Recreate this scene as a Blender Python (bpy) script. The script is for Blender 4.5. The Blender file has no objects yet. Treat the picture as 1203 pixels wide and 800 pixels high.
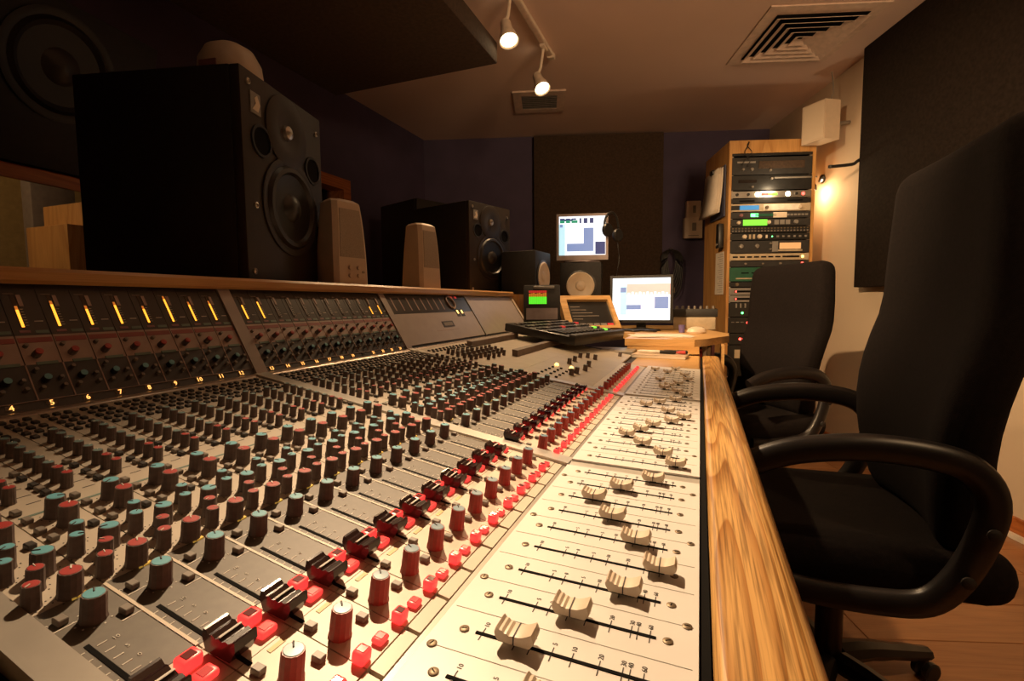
import bpy, bmesh, math, random
from mathutils import Matrix, Vector
from math import pi, sin, cos, radians as rad
random.seed(7)
SC = bpy.context.scene
COL = SC.collection

# ------------------------------------------------------------------ camera
cam = bpy.data.cameras.new('camera'); cam.sensor_width = 36; cam.lens = 36*575/1203; cam.clip_start = .02; cam.clip_end = 60
co = bpy.data.objects.new('camera', cam); COL.objects.link(co); SC.camera = co
def cam_matrix(yaw, pitch, roll, loc):
    f = Vector((-sin(yaw), cos(yaw), 0)); r = Vector((cos(yaw), sin(yaw), 0)); u = Vector((0, 0, 1))
    f2 = f*cos(pitch) - u*sin(pitch); u2 = u*cos(pitch) + f*sin(pitch)
    r3 = r*cos(roll) + u2*sin(roll); u3 = -r*sin(roll) + u2*cos(roll)
    m = Matrix((r3, u3, -f2)).transposed().to_4x4(); m.translation = loc
    return m
co.matrix_world = cam_matrix(.367, .076, -.008, (0, 0, 1.0))

# ------------------------------------------------------------------ world, exposure, lamps
SC.view_settings.view_transform = 'Standard'; SC.view_settings.look = 'None'
SC.view_settings.gamma = 1; SC.view_settings.exposure = 0.0; SC.view_settings.use_curve_mapping = False
w = bpy.data.worlds.new('world'); SC.world = w; w.use_nodes = True
w.node_tree.nodes['Background'].inputs[0].default_value = (.5, .3, .2, 1)
w.node_tree.nodes['Background'].inputs[1].default_value = .004
SC.cycles.use_denoising = True
SC.cycles.max_bounces = 6
WARM = (1, .64, .33)
def lamp(name, kind, loc, energy, color=WARM, aim=None, size=.03, angle=60, blend=.6):
    l = bpy.data.lights.new(name, kind); l.energy = energy; l.color = color
    if kind == 'AREA': l.size = size
    else: l.shadow_soft_size = size
    if kind == 'SPOT': l.spot_size = rad(angle); l.spot_blend = blend
    o = bpy.data.objects.new(name, l); COL.objects.link(o); o.location = loc
    if aim is not None: o.rotation_euler = (Vector(aim)-Vector(loc)).to_track_quat('-Z', 'Y').to_euler()
    return o
# (head position, aim point, watts, cone) of the track spots; only the second and third are in the picture
TRACK_X = -.87
SPOTS = [((-.84, 1.30, 2.24), (.05, .46, .78), 250, 50),
         ((-.87, 2.256, 2.24), (-.45, 1.85, .8), 50, 84),
         ((-.87, 2.779, 2.225), (-.30, 2.35, 1.0), 45, 110),
         ((-.84, .62, 2.26), (.84, 3.1, .98), 370, 60)]
for k, (p, a, e, ang) in enumerate(SPOTS):
    d = (Vector(a)-Vector(p)).normalized()
    lamp('spot_light', 'SPOT', Vector(p)+d*.012, e, (1, .69, .41) if k == 0 else WARM, aim=Vector(a), size=.022, angle=ang, blend=.9)
# an unseen ceiling spot on the operator's side, behind the camera
lamp('spot_light', 'SPOT', (1.2, .3, 2.40), 45, aim=(1.15, 2.2, .4), size=.04, angle=95, blend=.8)
lamp('added_ceiling_fill', 'SPOT', (1.3, .1, 1.80), 205, aim=(.35, 2.3, 2.55), size=.35, angle=80, blend=1)  # unseen upward fill, added to brighten the ceiling

# ------------------------------------------------------------------ mesh helpers
def rot_to(n):
    return Vector((0, 0, 1)).rotation_difference(Vector(n)).to_matrix().to_4x4()
class MB:
    def __init__(s): s.v = []; s.f = []; s.m = []
    def add(s, vs, fs, mi=0, M=None):
        b = len(s.v)
        for p in vs:
            s.v.append(tuple(M @ Vector(p)) if M is not None else tuple(p))
        for f in fs: s.f.append([i+b for i in f]); s.m.append(mi)
        return s
    def hexa(s, q, mi=0, M=None):      # q: 4 bottom + 4 top, both counter-clockwise from above
        return s.add(q, [(3, 2, 1, 0), (4, 5, 6, 7), (0, 1, 5, 4), (1, 2, 6, 5), (2, 3, 7, 6), (3, 0, 4, 7)], mi, M)
    def box(s, c, d, mi=0, M=None):
        x, y, z = c; a, b, e = d[0]/2, d[1]/2, d[2]/2
        return s.hexa([(x-a, y-b, z-e), (x+a, y-b, z-e), (x+a, y+b, z-e), (x-a, y+b, z-e),
                       (x-a, y-b, z+e), (x+a, y-b, z+e), (x+a, y+b, z+e), (x-a, y+b, z+e)], mi, M)
    def bbox(s, lo, hi, mi=0, M=None):
        return s.box([(lo[i]+hi[i])/2 for i in range(3)], [hi[i]-lo[i] for i in range(3)], mi, M)
    def bev(s, c, d, r=.004, mi=0, M=None, seg=2):
        bm = bmesh.new(); bmesh.ops.create_cube(bm, size=1)
        for v in bm.verts: v.co = Vector((v.co.x*d[0]+c[0], v.co.y*d[1]+c[1], v.co.z*d[2]+c[2]))
        bmesh.ops.bevel(bm, geom=bm.edges[:], offset=r, segments=seg, profile=.5, affect='EDGES')
        s.add([v.co[:] for v in bm.verts], [[v.index for v in f.verts] for f in bm.faces], mi, M); bm.free()
        return s
    def lathe(s, prof, n=20, mi=0, M=None, flute=0, close=True):   # prof: (r, z); a material per ring if mi is a list
        vs = []; fs = []; b = len(prof)
        for i in range(n):
            a = 2*pi*i/n; k = 1-flute*(i % 2)
            for j, (r, z) in enumerate(prof): vs.append((r*k*cos(a), r*k*sin(a), z))
        for i in range(n):
            i2 = (i+1) % n
            for j in range(b-1): fs.append((i*b+j, i2*b+j, i2*b+j+1, i*b+j+1))
        if close:
            if prof[0][0] > 1e-6: fs.append([i*b for i in range(n)][::-1])
            if prof[-1][0] > 1e-6: fs.append([i*b+b-1 for i in range(n)])
        return s.add(vs, fs, mi, M)
    def tube(s, pts, r=.01, n=8, mi=0, M=None, flat=1.0, up=(0, 0, 1), smooth=0):
        P = [Vector(p) for p in pts]
        if smooth:
            Q = []
            for i in range(len(P)-1):
                p0, p1, p2, p3 = P[max(i-1, 0)], P[i], P[i+1], P[min(i+2, len(P)-1)]
                for k in range(smooth):
                    t = k/smooth
                    Q.append(.5*((2*p1)+(p2-p0)*t+(2*p0-5*p1+4*p2-p3)*t*t+(3*p1-p0-3*p2+p3)*t**3))
            P = Q+[P[-1]]
        vs = []; fs = []; L = len(P)
        for i, p in enumerate(P):
            t = (P[min(i+1, L-1)]-P[max(i-1, 0)]).normalized()
            a = t.cross(Vector(up))
            if a.length < 1e-4: a = t.cross(Vector((0, 1, 0)))
            a.normalize(); b = a.cross(t).normalized()
            rr = r[min(int(i*len(r)/L), len(r)-1)] if isinstance(r, (list, tuple)) else r
            for k in range(n):
                q = 2*pi*k/n; vs.append(p+a*(rr*flat*cos(q))+b*(rr*sin(q)))
        for i in range(L-1):
            for k in range(n):
                k2 = (k+1) % n; fs.append((i*n+k2, i*n+k, (i+1)*n+k, (i+1)*n+k2))
        fs.append(list(range(n))); fs.append([(L-1)*n+k for k in range(n)][::-1])
        return s.add(vs, fs, mi, M)
    def rbox(s, d, r, n=10, mi=0, M=None, warp=None):   # cushion: a box with rounded edges, gridded so that it can be bent
        h = Vector(d)/2; idx = {}; vs = []; fs = []
        def vert(p):
            k = tuple(round(c, 5) for c in p)
            if k not in idx:
                p = Vector(p); q = Vector([max(-h[i]+r, min(h[i]-r, p[i])) for i in range(3)])
                o = q+(p-q).normalized()*r if (p-q).length > 1e-6 else p
                if warp: o = Vector(warp(o))
                idx[k] = len(vs); vs.append(o)
            return idx[k]
        def spaced(hh):
            a = [-hh, -hh+r*.15, -hh+r*.5, -hh+r]; m = [(-hh+r)+(2*hh-2*r)*i/n for i in range(1, n)]
            return a+m+[-x for x in a[::-1]]
        for ax in range(3):
            u, v = (ax+1) % 3, (ax+2) % 3; U, V = spaced(h[u]), spaced(h[v])
            for sg in (-1, 1):
                for i in range(len(U)-1):
                    for j in range(len(V)-1):
                        q = []
                        for a, b in ((i, j), (i+1, j), (i+1, j+1), (i, j+1)):
                            p = [0, 0, 0]; p[ax] = sg*h[ax]; p[u] = U[a]; p[v] = V[b]; q.append(vert(p))
                        fs.append(q if sg > 0 else q[::-1])
        return s.add(vs, fs, mi, M)
    def prism(s, poly, z0, z1, mi=0, M=None):
        n = len(poly)
        vs = [(x, y, z0) for x, y in poly]+[(x, y, z1) for x, y in poly]
        fs = [list(range(n))[::-1], [n+i for i in range(n)]]+[(i, (i+1) % n, n+(i+1) % n, n+i) for i in range(n)]
        return s.add(vs, fs, mi, M)
    def mesh(s, name, mats, ang=32):
        me = bpy.data.meshes.new(name); me.from_pydata(s.v, [], s.f)
        for m in (mats if isinstance(mats, (list, tuple)) else [mats]): me.materials.append(m)
        me.polygons.foreach_set('material_index', s.m)
        me.polygons.foreach_set('use_smooth', [True]*len(me.polygons))
        me.set_sharp_from_angle(angle=rad(ang)); me.update()
        return me
    def build(s, name, mats, parent=None, ang=32, **kw):
        return link(s.mesh(name, mats, ang), name, parent, **kw)
def link(me, name, parent=None, loc=(0, 0, 0), rot=(0, 0, 0), scale=None, label=None, kind=None):
    o = bpy.data.objects.new(name, me); COL.objects.link(o)
    o.location = loc; o.rotation_euler = rot
    if scale: o.scale = scale
    if parent: o.parent = parent
    if label: o['label'] = label
    if kind: o['kind'] = kind
    return o
def tag(o, label, cat, group=None):
    o['label'] = label; o['category'] = cat
    if group: o['group'] = group
    return o
def thing(name, label, cat, loc=(0, 0, 0), rz=0, group=None, rot=None):
    o = bpy.data.objects.new(name, None); COL.objects.link(o); o.location = loc
    o.rotation_euler = rot if rot else (0, 0, rz); o.empty_display_size = .05
    return tag(o, label, cat, group)
def struct(name, mb, mats, parent=None, **kw):
    o = mb.build(name, mats, parent, **kw); o['kind'] = 'structure'; return o
def text_mesh(txt, size, mat, depth=.0002, align='CENTER'):
    c = bpy.data.curves.new('writing', 'FONT'); c.body = txt; c.size = size; c.align_x = align; c.align_y = 'CENTER'; c.extrude = depth; c.resolution_u = 2
    o = bpy.data.objects.new('writing', c); COL.objects.link(o)
    dg = bpy.context.evaluated_depsgraph_get(); dg.update()
    me = bpy.data.meshes.new_from_object(o.evaluated_get(dg)); me.name = 'writing'
    me.materials.clear(); me.materials.append(mat)
    bpy.data.objects.remove(o); bpy.data.curves.remove(c)
    return me
def mb_from(me, M, mb, mi):
    mb.add([v.co[:] for v in me.vertices], [list(p.vertices) for p in me.polygons], mi, M)

# ------------------------------------------------------------------ materials
def nodes(name):
    m = bpy.data.materials.new(name); m.use_nodes = True; nt = m.node_tree
    return m, nt, nt.nodes['Principled BSDF'], nt.links
def mat(name, c, rough=.5, metal=0, var=.12, scale=30, bump=0, bscale=None, emit=0, ecol=None, spec=None, coat=0):
    m, nt, b, L = nodes(name)
    b.inputs['Roughness'].default_value = rough; b.inputs['Metallic'].default_value = metal
    if spec is not None: b.inputs['Specular IOR Level'].default_value = spec
    if coat: b.inputs['Coat Weight'].default_value = coat
    tc = nt.nodes.new('ShaderNodeTexCoord'); n = nt.nodes.new('ShaderNodeTexNoise')
    n.inputs['Scale'].default_value = scale; n.inputs['Detail'].default_value = 4
    L.new(tc.outputs['Object'], n.inputs['Vector'])
    r = nt.nodes.new('ShaderNodeValToRGB')
    r.color_ramp.elements[0].position = .3; r.color_ramp.elements[1].position = .7
    r.color_ramp.elements[0].color = [x*(1-var) for x in c]+[1]; r.color_ramp.elements[1].color = [min(1, x*(1+var)) for x in c]+[1]
    L.new(n.outputs['Fac'], r.inputs['Fac']); L.new(r.outputs['Color'], b.inputs['Base Color'])
    if bump:
        n2 = nt.nodes.new('ShaderNodeTexNoise'); n2.inputs['Scale'].default_value = bscale or scale*8; n2.inputs['Detail'].default_value = 3
        L.new(tc.outputs['Object'], n2.inputs['Vector'])
        bp = nt.nodes.new('ShaderNodeBump'); bp.inputs['Strength'].default_value = bump; bp.inputs['Distance'].default_value = .002
        L.new(n2.outputs['Fac'], bp.inputs['Height']); L.new(bp.outputs['Normal'], b.inputs['Normal'])
    if emit:
        b.inputs['Emission Color'].default_value = list(ecol or c)+[1]; b.inputs['Emission Strength'].default_value = emit
    return m
def wood(name, c1, c2, stretch=(14, 1.2, 14), freq=26, rough=.38, pores=.5, dark=.55):
    m, nt, b, L = nodes(name); N = nt.nodes.new
    tc = N('ShaderNodeTexCoord'); mp = N('ShaderNodeMapping'); mp.inputs['Scale'].default_value = stretch
    L.new(tc.outputs['Object'], mp.inputs['Vector'])
    n = N('ShaderNodeTexNoise'); n.inputs['Scale'].default_value = 1; n.inputs['Detail'].default_value = 1.2; n.inputs['Roughness'].default_value = .35
    L.new(mp.outputs['Vector'], n.inputs['Vector'])
    mu = N('ShaderNodeMath'); mu.operation = 'MULTIPLY'; mu.inputs[1].default_value = freq; L.new(n.outputs['Fac'], mu.inputs[0])
    fr = N('ShaderNodeMath'); fr.operation = 'FRACT'; L.new(mu.outputs[0], fr.inputs[0])
    mp2 = N('ShaderNodeMapping'); mp2.inputs['Scale'].default_value = [s*22 if s > 3 else s*9 for s in stretch]
    L.new(tc.outputs['Object'], mp2.inputs['Vector'])
    n2 = N('ShaderNodeTexNoise'); n2.inputs['Scale'].default_value = 1; n2.inputs['Detail'].default_value = 3; L.new(mp2.outputs['Vector'], n2.inputs['Vector'])
    r = N('ShaderNodeValToRGB'); e = r.color_ramp.elements
    e[0].position = 0; e[0].color = list(c2)+[1]; e[1].position = .55; e[1].color = list(c1)+[1]
    x = e.new(.95); x.color = [a*.9 for a in c1]+[1]; x = e.new(1.0); x.color = list(c2)+[1]
    L.new(fr.outputs[0], r.inputs['Fac'])
    r2 = N('ShaderNodeValToRGB'); r2.color_ramp.elements[0].position = .36; r2.color_ramp.elements[0].color = (dark, dark*.92, dark*.8, 1)
    r2.color_ramp.elements[1].position = .56; r2.color_ramp.elements[1].color = (1, 1, 1, 1); L.new(n2.outputs['Fac'], r2.inputs['Fac'])
    mx = N('ShaderNodeMix'); mx.data_type = 'RGBA'; mx.blend_type = 'MULTIPLY'; mx.inputs[0].default_value = pores
    L.new(r.outputs['Color'], mx.inputs[6]); L.new(r2.outputs['Color'], mx.inputs[7]); L.new(mx.outputs[2], b.inputs['Base Color'])
    b.inputs['Roughness'].default_value = rough
    bp = N('ShaderNodeBump'); bp.inputs['Strength'].default_value = .15; bp.inputs['Distance'].default_value = .001
    L.new(n2.outputs['Fac'], bp.inputs['Height']); L.new(bp.outputs['Normal'], b.inputs['Normal'])
    return m
def glow(name, c, s): return mat(name, [x*.3 for x in c], .4, emit=s, ecol=c)
def glass(name):
    m = bpy.data.materials.new(name); m.use_nodes = True; nt = m.node_tree; nt.nodes.clear(); N = nt.nodes.new
    o = N('ShaderNodeOutputMaterial'); mx = N('ShaderNodeMixShader'); t = N('ShaderNodeBsdfTransparent'); g = N('ShaderNodeBsdfGlossy')
    g.inputs['Roughness'].default_value = .02; t.inputs[0].default_value = (.93, .95, .94, 1)
    fz = N('ShaderNodeFresnel'); fz.inputs['IOR'].default_value = 1.45
    nt.links.new(fz.outputs[0], mx.inputs[0]); nt.links.new(t.outputs[0], mx.inputs[1]); nt.links.new(g.outputs[0], mx.inputs[2]); nt.links.new(mx.outputs[0], o.inputs[0])
    return m
M = {}
M['cream'] = mat('cream_wall_paint', (.62, .50, .37), .7, var=.04, scale=3, bump=.1, bscale=90)
M['ceil'] = mat('ceiling_paint', (.64, .47, .40), .8, var=.03, scale=2, bump=.1, bscale=80)
M['navy'] = mat('navy_wall_paint', (.066, .048, .095), .75, var=.15, scale=4, bump=.1, bscale=90)
M['cloth'] = mat('dark_acoustic_fabric', (.020, .014, .011), .95, spec=.1, var=.25, scale=60, bump=.5, bscale=500)
M['cloth2'] = mat('brown_acoustic_fabric', (.055, .033, .020), .95, var=.25, scale=60, bump=.5, bscale=500)
M['oak'] = wood('oak_armrest', (.66, .38, .13), (.36, .155, .035), (22, 1.05, 22), 11, .34, .85, .42)
M['pine'] = wood('beech_veneer', (.56, .30, .10), (.44, .21, .06), (6, 6, .9), 8, .4, .3)
M['rail'] = wood('bridge_wood', (.60, .33, .12), (.50, .25, .08), (20, .8, 20), 8, .35, .3)
M['desk'] = wood('desk_veneer', (.66, .40, .16), (.55, .31, .11), (1.5, 9, 9), 9, .35, .3)
M['frame'] = wood('orange_window_wood', (.50, .16, .04), (.34, .09, .02), (9, .9, 9), 8, .4, .3)
M['floorA'] = wood('laminate_plank', (.42, .20, .085), (.36, .16, .065), (1.1, 12, 12), 7, .3, .3)
M['floorB'] = wood('laminate_plank_dark', (.37, .17, .07), (.31, .135, .055), (1.1, 12, 12), 7, .3, .3)
M['white_trim'] = mat('white_trim', (.70, .64, .55), .5)
M['panel'] = mat('console_paint_warm_grey', (.48, .42, .34), .42, var=.06, scale=25)
M['dark'] = mat('fader_panel_dark_grey', (.115, .100, .080), .5, var=.10, scale=140)
M['strip'] = mat('pale_strip_paint', (.60, .53, .42), .42, var=.05, scale=30)
M['white'] = mat('white_fader_panel', (.74, .71, .67), .38, var=.035, scale=14)
M['trim'] = mat('console_trim_grey', (.33, .30, .26), .38, metal=.3, var=.08)
M['bar'] = mat('pale_divider_metal', (.60, .57, .51), .28, metal=.35, var=.05)
M['gap'] = mat('black_gap', (.006, .0055, .005), .9, spec=.1)
M['ledge'] = mat('bridge_ledge_metal', (.50, .40, .34), .25, metal=.5, var=.05)
M['ridge'] = mat('brown_ridge', (.20, .15, .12), .5)
M['tan'] = mat('tan_side_cheek', (.34, .25, .15), .5)
M['ink'] = mat('dark_print', (.035, .028, .024), .6)
M['paleink'] = mat('pale_print', (.60, .56, .50), .6)
M['greyline'] = mat('grey_scribe_line', (.40, .37, .32), .6)
M['knob'] = mat('knob_grey_brown', (.150, .112, .098), .48, var=.15, scale=200)
M['knobred'] = mat('knob_wine_red', (.36, .065, .05), .42, var=.1, scale=200)
M['capblue'] = mat('cap_teal_blue', (.12, .37, .45), .4, var=.06)
M['capdull'] = mat('cap_dull_teal', (.12, .20, .20), .45, var=.06)
M['capred'] = mat('cap_red', (.37, .035, .03), .4, var=.06)
M['cappale'] = mat('cap_pale_blue', (.11, .22, .30), .35, var=.04)
M['black'] = mat('black_plastic', (.016, .015, .014), .35, var=.2)
M['blackm'] = mat('black_matt_plastic', (.020, .018, .017), .6, var=.2, bump=.2, bscale=400)
M['ash'] = mat('black_ash_vinyl', (.008, .006, .005), .6, var=.4, scale=60)
M['baffle'] = mat('speaker_baffle_brown_black', (.024, .015, .010), .5, var=.15)
M['cone'] = mat('speaker_cone_black', (.012, .010, .009), .5)
M['rubber'] = mat('rubber_surround', (.022, .017, .014), .4)
M['ivory'] = mat('ivory_fader_cap', (.66, .55, .42), .4, var=.05)
M['beige'] = mat('beige_plastic', (.60, .47, .35), .45, var=.04)
M['grille'] = mat('beige_speaker_grille', (.36, .29, .22), .7, var=.2, scale=500)
M['btn'] = mat('grey_button', (.20, .17, .14), .45)
M['btnd'] = mat('dark_button', (.035, .030, .027), .45)
M['steel'] = mat('brushed_steel', (.55, .50, .44), .3, metal=.9)
M['brass'] = mat('dull_brass_screw', (.17, .125, .075), .45, metal=.5)
M['red'] = mat('red_lit_button', (.40, .025, .02), .3, emit=1.7, ecol=(1, .035, .03))
M['redhot'] = mat('red_lit_button_bright', (.45, .035, .03), .3, emit=1.1, ecol=(1, .055, .045))
M['redlens'] = mat('dark_button_lens', (.09, .03, .03), .15, emit=.10, ecol=(1, .1, .06))
M['redlow'] = mat('red_lit_lens', (.30, .03, .03), .2, emit=.45, ecol=(1, .06, .05))
M['tagyellow'] = mat('faded_yellow_tag', (.66, .54, .22), .5)
M['amber'] = glow('amber_meter_light', (1, .37, .03), 2.0)
M['amberlow'] = glow('amber_meter_dim', (1, .26, .03), .5)
M['num'] = glow('amber_numeral', (1, .43, .10), 2.2)
M['yellow'] = mat('yellow_led', (.75, .50, .10), .3, emit=.25, ecol=(1, .62, .10))
M['meterwin'] = mat('meter_window', (.05, .03, .018), .2)
M['brdark'] = mat('bridge_dark_panel', (.030, .026, .026), .45, var=.15)
M['brgrey'] = mat('bridge_meter_panel', (.040, .034, .030), .3)
M['brpink'] = mat('bridge_pinkish_band', (.36, .26, .22), .45)
M['brred'] = mat('bridge_red_print', (.26, .055, .045), .5)
M['teal'] = mat('teal_print', (.12, .19, .16), .5)
M['purple'] = mat('mauve_print', (.25, .11, .12), .5)
M['master'] = mat('master_panel_mauve_grey', (.36, .30, .27), .40, var=.05)
M['chair'] = mat('black_chair_fabric', (.009, .006, .0055), .9, spec=.2, var=.35, scale=120, bump=.6, bscale=900)
M['arm'] = mat('black_chair_arm', (.012, .010, .010), .36)
M['chrome'] = mat('chrome', (.7, .68, .65), .15, metal=1)
M['paper'] = mat('paper', (.72, .64, .54), .8, var=.05)
M['scribble'] = mat('pencil_marks', (.30, .25, .21), .8)
M['led_r'] = glow('red_led', (1, .06, .04), 7)
M['led_g'] = glow('green_led', (.12, 1, .22), 5)
M['led_a'] = glow('amber_led', (1, .55, .12), 5)
M['led_b'] = glow('blue_display', (.06, .30, .60), .9)
M['led_lime'] = glow('lime_display', (.25, .95, .06), 1.1)
M['bulb'] = glow('lamp_bulb', (1, .80, .48), 14)
M['vu'] = glow('orange_vu_face', (1, .50, .18), .7)
M['screenw'] = glow('screen_white', (.92, .96, 1), 1.25)
M['screencyan'] = glow('screen_pale_cyan', (.60, .92, 1), .95)
M['screenblue'] = glow('screen_slate_blue', (.26, .36, .66), .8)
M['screennavy'] = glow('screen_navy', (.05, .07, .22), .7)
M['screengreen'] = glow('screen_green', (.03, .38, .20), .8)
M['screenpink'] = glow('screen_salmon', (1, .62, .52), .95)
M['screenlilac'] = glow('screen_lilac', (.86, .78, .92), 1)
M['mgreen'] = glow('meter_green', (.12, .85, .03), 1)
M['mred'] = glow('meter_red', (.55, .03, .02), .8)
M['mamber'] = glow('meter_amber', (.75, .25, .02), .6)
M['silver'] = mat('silver_bezel', (.36, .30, .30), .35, metal=.3)
M['ltwall'] = mat('live_room_wall', (.42, .30, .12), .8)
M['grey'] = mat('grey_panel', (.20, .17, .15), .7)
M['greenp'] = mat('dark_green_front', (.012, .085, .045), .4)
M['beigep'] = mat('beige_front', (.46, .37, .25), .4)
M['greyp'] = mat('grey_front', (.22, .20, .18), .4)
M['bluecloth'] = mat('navy_clip', (.05, .055, .10), .5)
M['redbook'] = mat('red_spine', (.50, .06, .05), .5)
M['glass'] = glass('window_glass')
M['lampwhite'] = mat('lamp_white', (.66, .55, .45), .4)
M['ventw'] = mat('vent_paint', (.60, .45, .37), .6)

# ------------------------------------------------------------------ the room (its long axis is turned 17 degrees from the console)
CZ = 2.5
BL = Vector((-2.44, 4.02)); BD = Vector((.957, .29)).normalized(); RW = Vector((.78, 4.15)); RD = Vector((.301, -.954)).normalized()
t_ = ((RW-BL).x*RD.y-(RW-BL).y*RD.x)/(BD.x*RD.y-BD.y*RD.x); BR = BL+BD*t_
FR = RW+RD*((RW.y+1.9)/.954)
def wallbox(mb, p, q, z0, z1, th, mi=0):      # a wall from p to q, thickness to the right of p->q
    d = (q-p).normalized(); n = Vector((d.y, -d.x))*th
    a, b, c, e = p, q, q+n, p+n
    vs = [(a.x, a.y), (e.x, e.y), (c.x, c.y), (b.x, b.y)]
    return mb.prism(vs, z0, z1, mi)
poly = [(-2.5, -1.95), (FR.x+.1, -1.95), (BR.x+.3, BR.y+.2), (-2.5, 4.2)]
floor = struct('floor', MB().prism([(-4.4, -2.2), (3.2, -2.2), (3.2, 5.6), (-4.4, 5.6)], -.10, -.012), M['gap'])
struct('ceiling', MB().prism([(-4.4, -2.2), (3.2, -2.2), (3.2, 5.6), (-4.4, 5.6)], CZ, CZ+.08), M['ceil'])
mb = MB(); wy0, wy1, wz0, wz1 = .30, 2.93, 1.0, 1.88
for (y0, y1, z0, z1) in ((-1.95, wy0, 0, CZ), (wy1, 4.02, 0, CZ), (wy0, wy1, 0, wz0), (wy0, wy1, wz1, CZ)):
    mb.bbox((-2.52, y0, z0), (-2.40, y1, z1))
struct('wall_left', mb, M['navy'])
struct('wall_back', wallbox(MB(), BR+BD*.12, BL-BD*.1, 0, CZ, .12), M['navy'])
struct('wall_right', wallbox(MB(), FR, BR, 0, CZ, .12), M['cream'])
struct('wall_front', MB().bbox((-2.52, -2.07, 0), (FR.x, -1.95, CZ)), M['cream'])
# planks, laid along the right wall
pa = Vector((-RD.x, -RD.y)); pb = Vector((pa.y, -pa.x)); ang = math.atan2(pb.y, pb.x)
pl = [MB().bev((0, 0, -.006), (1.19, .188, .012), .0015, seg=1).mesh('plank', m) for m in (M['floorA'], M['floorB'])]
for i in range(24):
    for j in range(-2, 3):
        c = Vector((.25, -.9))+pa*(i*.19)+pb*(j*1.192+(i % 3)*.4)
        if c.x < -.75 or c.x > 2.5 or c.y > 4.6 or (c-RW).dot(pb) > -.35+.9: continue
        link(pl[(i*7+j*3) % 2], 'plank', floor, (c.x, c.y, 0), (0, 0, ang))
# baseboard and white quarter-round along the right wall
mb = MB(); NW = Vector((RD.y, -RD.x)); NW = NW if NW.dot(Vector((-1, 0))) > 0 else -NW
P0, P1 = BR, FR
def alongwall(mb, a, b, off0, off1, z0, z1):
    q = [P0+RD*a+NW*off0, P0+RD*a+NW*off1, P0+RD*b+NW*off1, P0+RD*b+NW*off0]
    return mb.prism([(v.x, v.y) for v in q][::-1], z0, z1)
LW = (FR-BR).length
struct('baseboard_right', alongwall(MB(), .0, LW, .001, .016, .001, .085), M['frame'])
struct('trim_1', alongwall(MB(), .0, LW, .0165, .034, .001, .022), M['white_trim'])
# the control-room window in the left wall and the live room beyond it
mb = MB(); f = .075
for (y0, y1, z0, z1) in ((wy0, wy1, wz1-f, wz1), (wy0, wy1, wz0, wz0+f), (wy0, wy0+f, wz0+f, wz1-f), (wy1-f, wy1, wz0+f, wz1-f)):
    mb.bbox((-2.53, y0, z0), (-2.355, y1, z1))
win = struct('window_1', mb, M['frame'])
struct('pane', MB().bbox((-2.47, wy0+f, wz0+f), (-2.462, wy1-f, wz1-f)), M['glass'], win)
struct('wall_live_room', MB().bbox((-4.3, -1, 0), (-4.2, 5.2, CZ)), M['ltwall'])
struct('wall_live_room_end', MB().bbox((-4.2, 5.1, 0), (-2.52, 5.2, CZ)), M['ltwall'])
lamp('live_room_lamp', 'POINT', (-3.3, .6, 2.25), 16, size=.1)
tag(MB().bev((-3.70, 1.82, .95), (.10, .22, 1.9), .006).build('acoustic_screen', M['grey']), 'grey upright acoustic screen seen through the control room window', 'acoustic screen')
cb = thing('wooden_cabinet', 'stepped orange wooden cabinet beyond the control room window', 'cabinet', (-3.1, 1.60, 0))
MB().bev((0, .13, .765), (.35, .30, 1.53), .004).build('tall_section', M['pine'], cb)
MB().bev((0, -.06, .705), (.35, .075, 1.41), .004).build('low_section', M['pine'], cb)

# ------------------------------------------------------------------ acoustic panels, vents, lights
c = thing('acoustic_cloud', 'large dark brown fabric sound absorber hanging under the ceiling', 'acoustic panel', (-1.42, .74, 2.15))
MB().bev((0, 0, .05), (.97, 3.06, .10), .008).build('panel', M['cloth2'], c)
for dx in (-.4, .4):
    for dy in (-1.3, 1.3): MB().lathe([(.004, .10), (.004, .349)], 6).build('hanger', M['steel'], c, loc=(dx, dy, 0))
rzB = math.atan2(BD.y, BD.x)
nb = Vector((BD.y, -BD.x))
q = BL+BD*1.62+nb*.035
tag(MB().bev((0, 0, 0), (1.14, .06, 1.50), .006).build('sound_absorber', M['cloth2'], loc=(q.x, q.y, 1.735), rot=(0, 0, rzB)), 'tall dark brown fabric panel on the navy back wall', 'acoustic panel')
q = P0+RD*((Vector((.95, 3.62))-P0).dot(RD)+1.2)+NW*.04
tag(MB().bev((0, 0, 0), (2.4, .06, 1.42), .006).build('sound_absorber', M['cloth'], loc=(q.x, q.y, 1.79), rot=(0, 0, math.atan2(RD.y, RD.x))), 'big dark fabric panel on the cream wall behind the near chair', 'acoustic panel')

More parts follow.
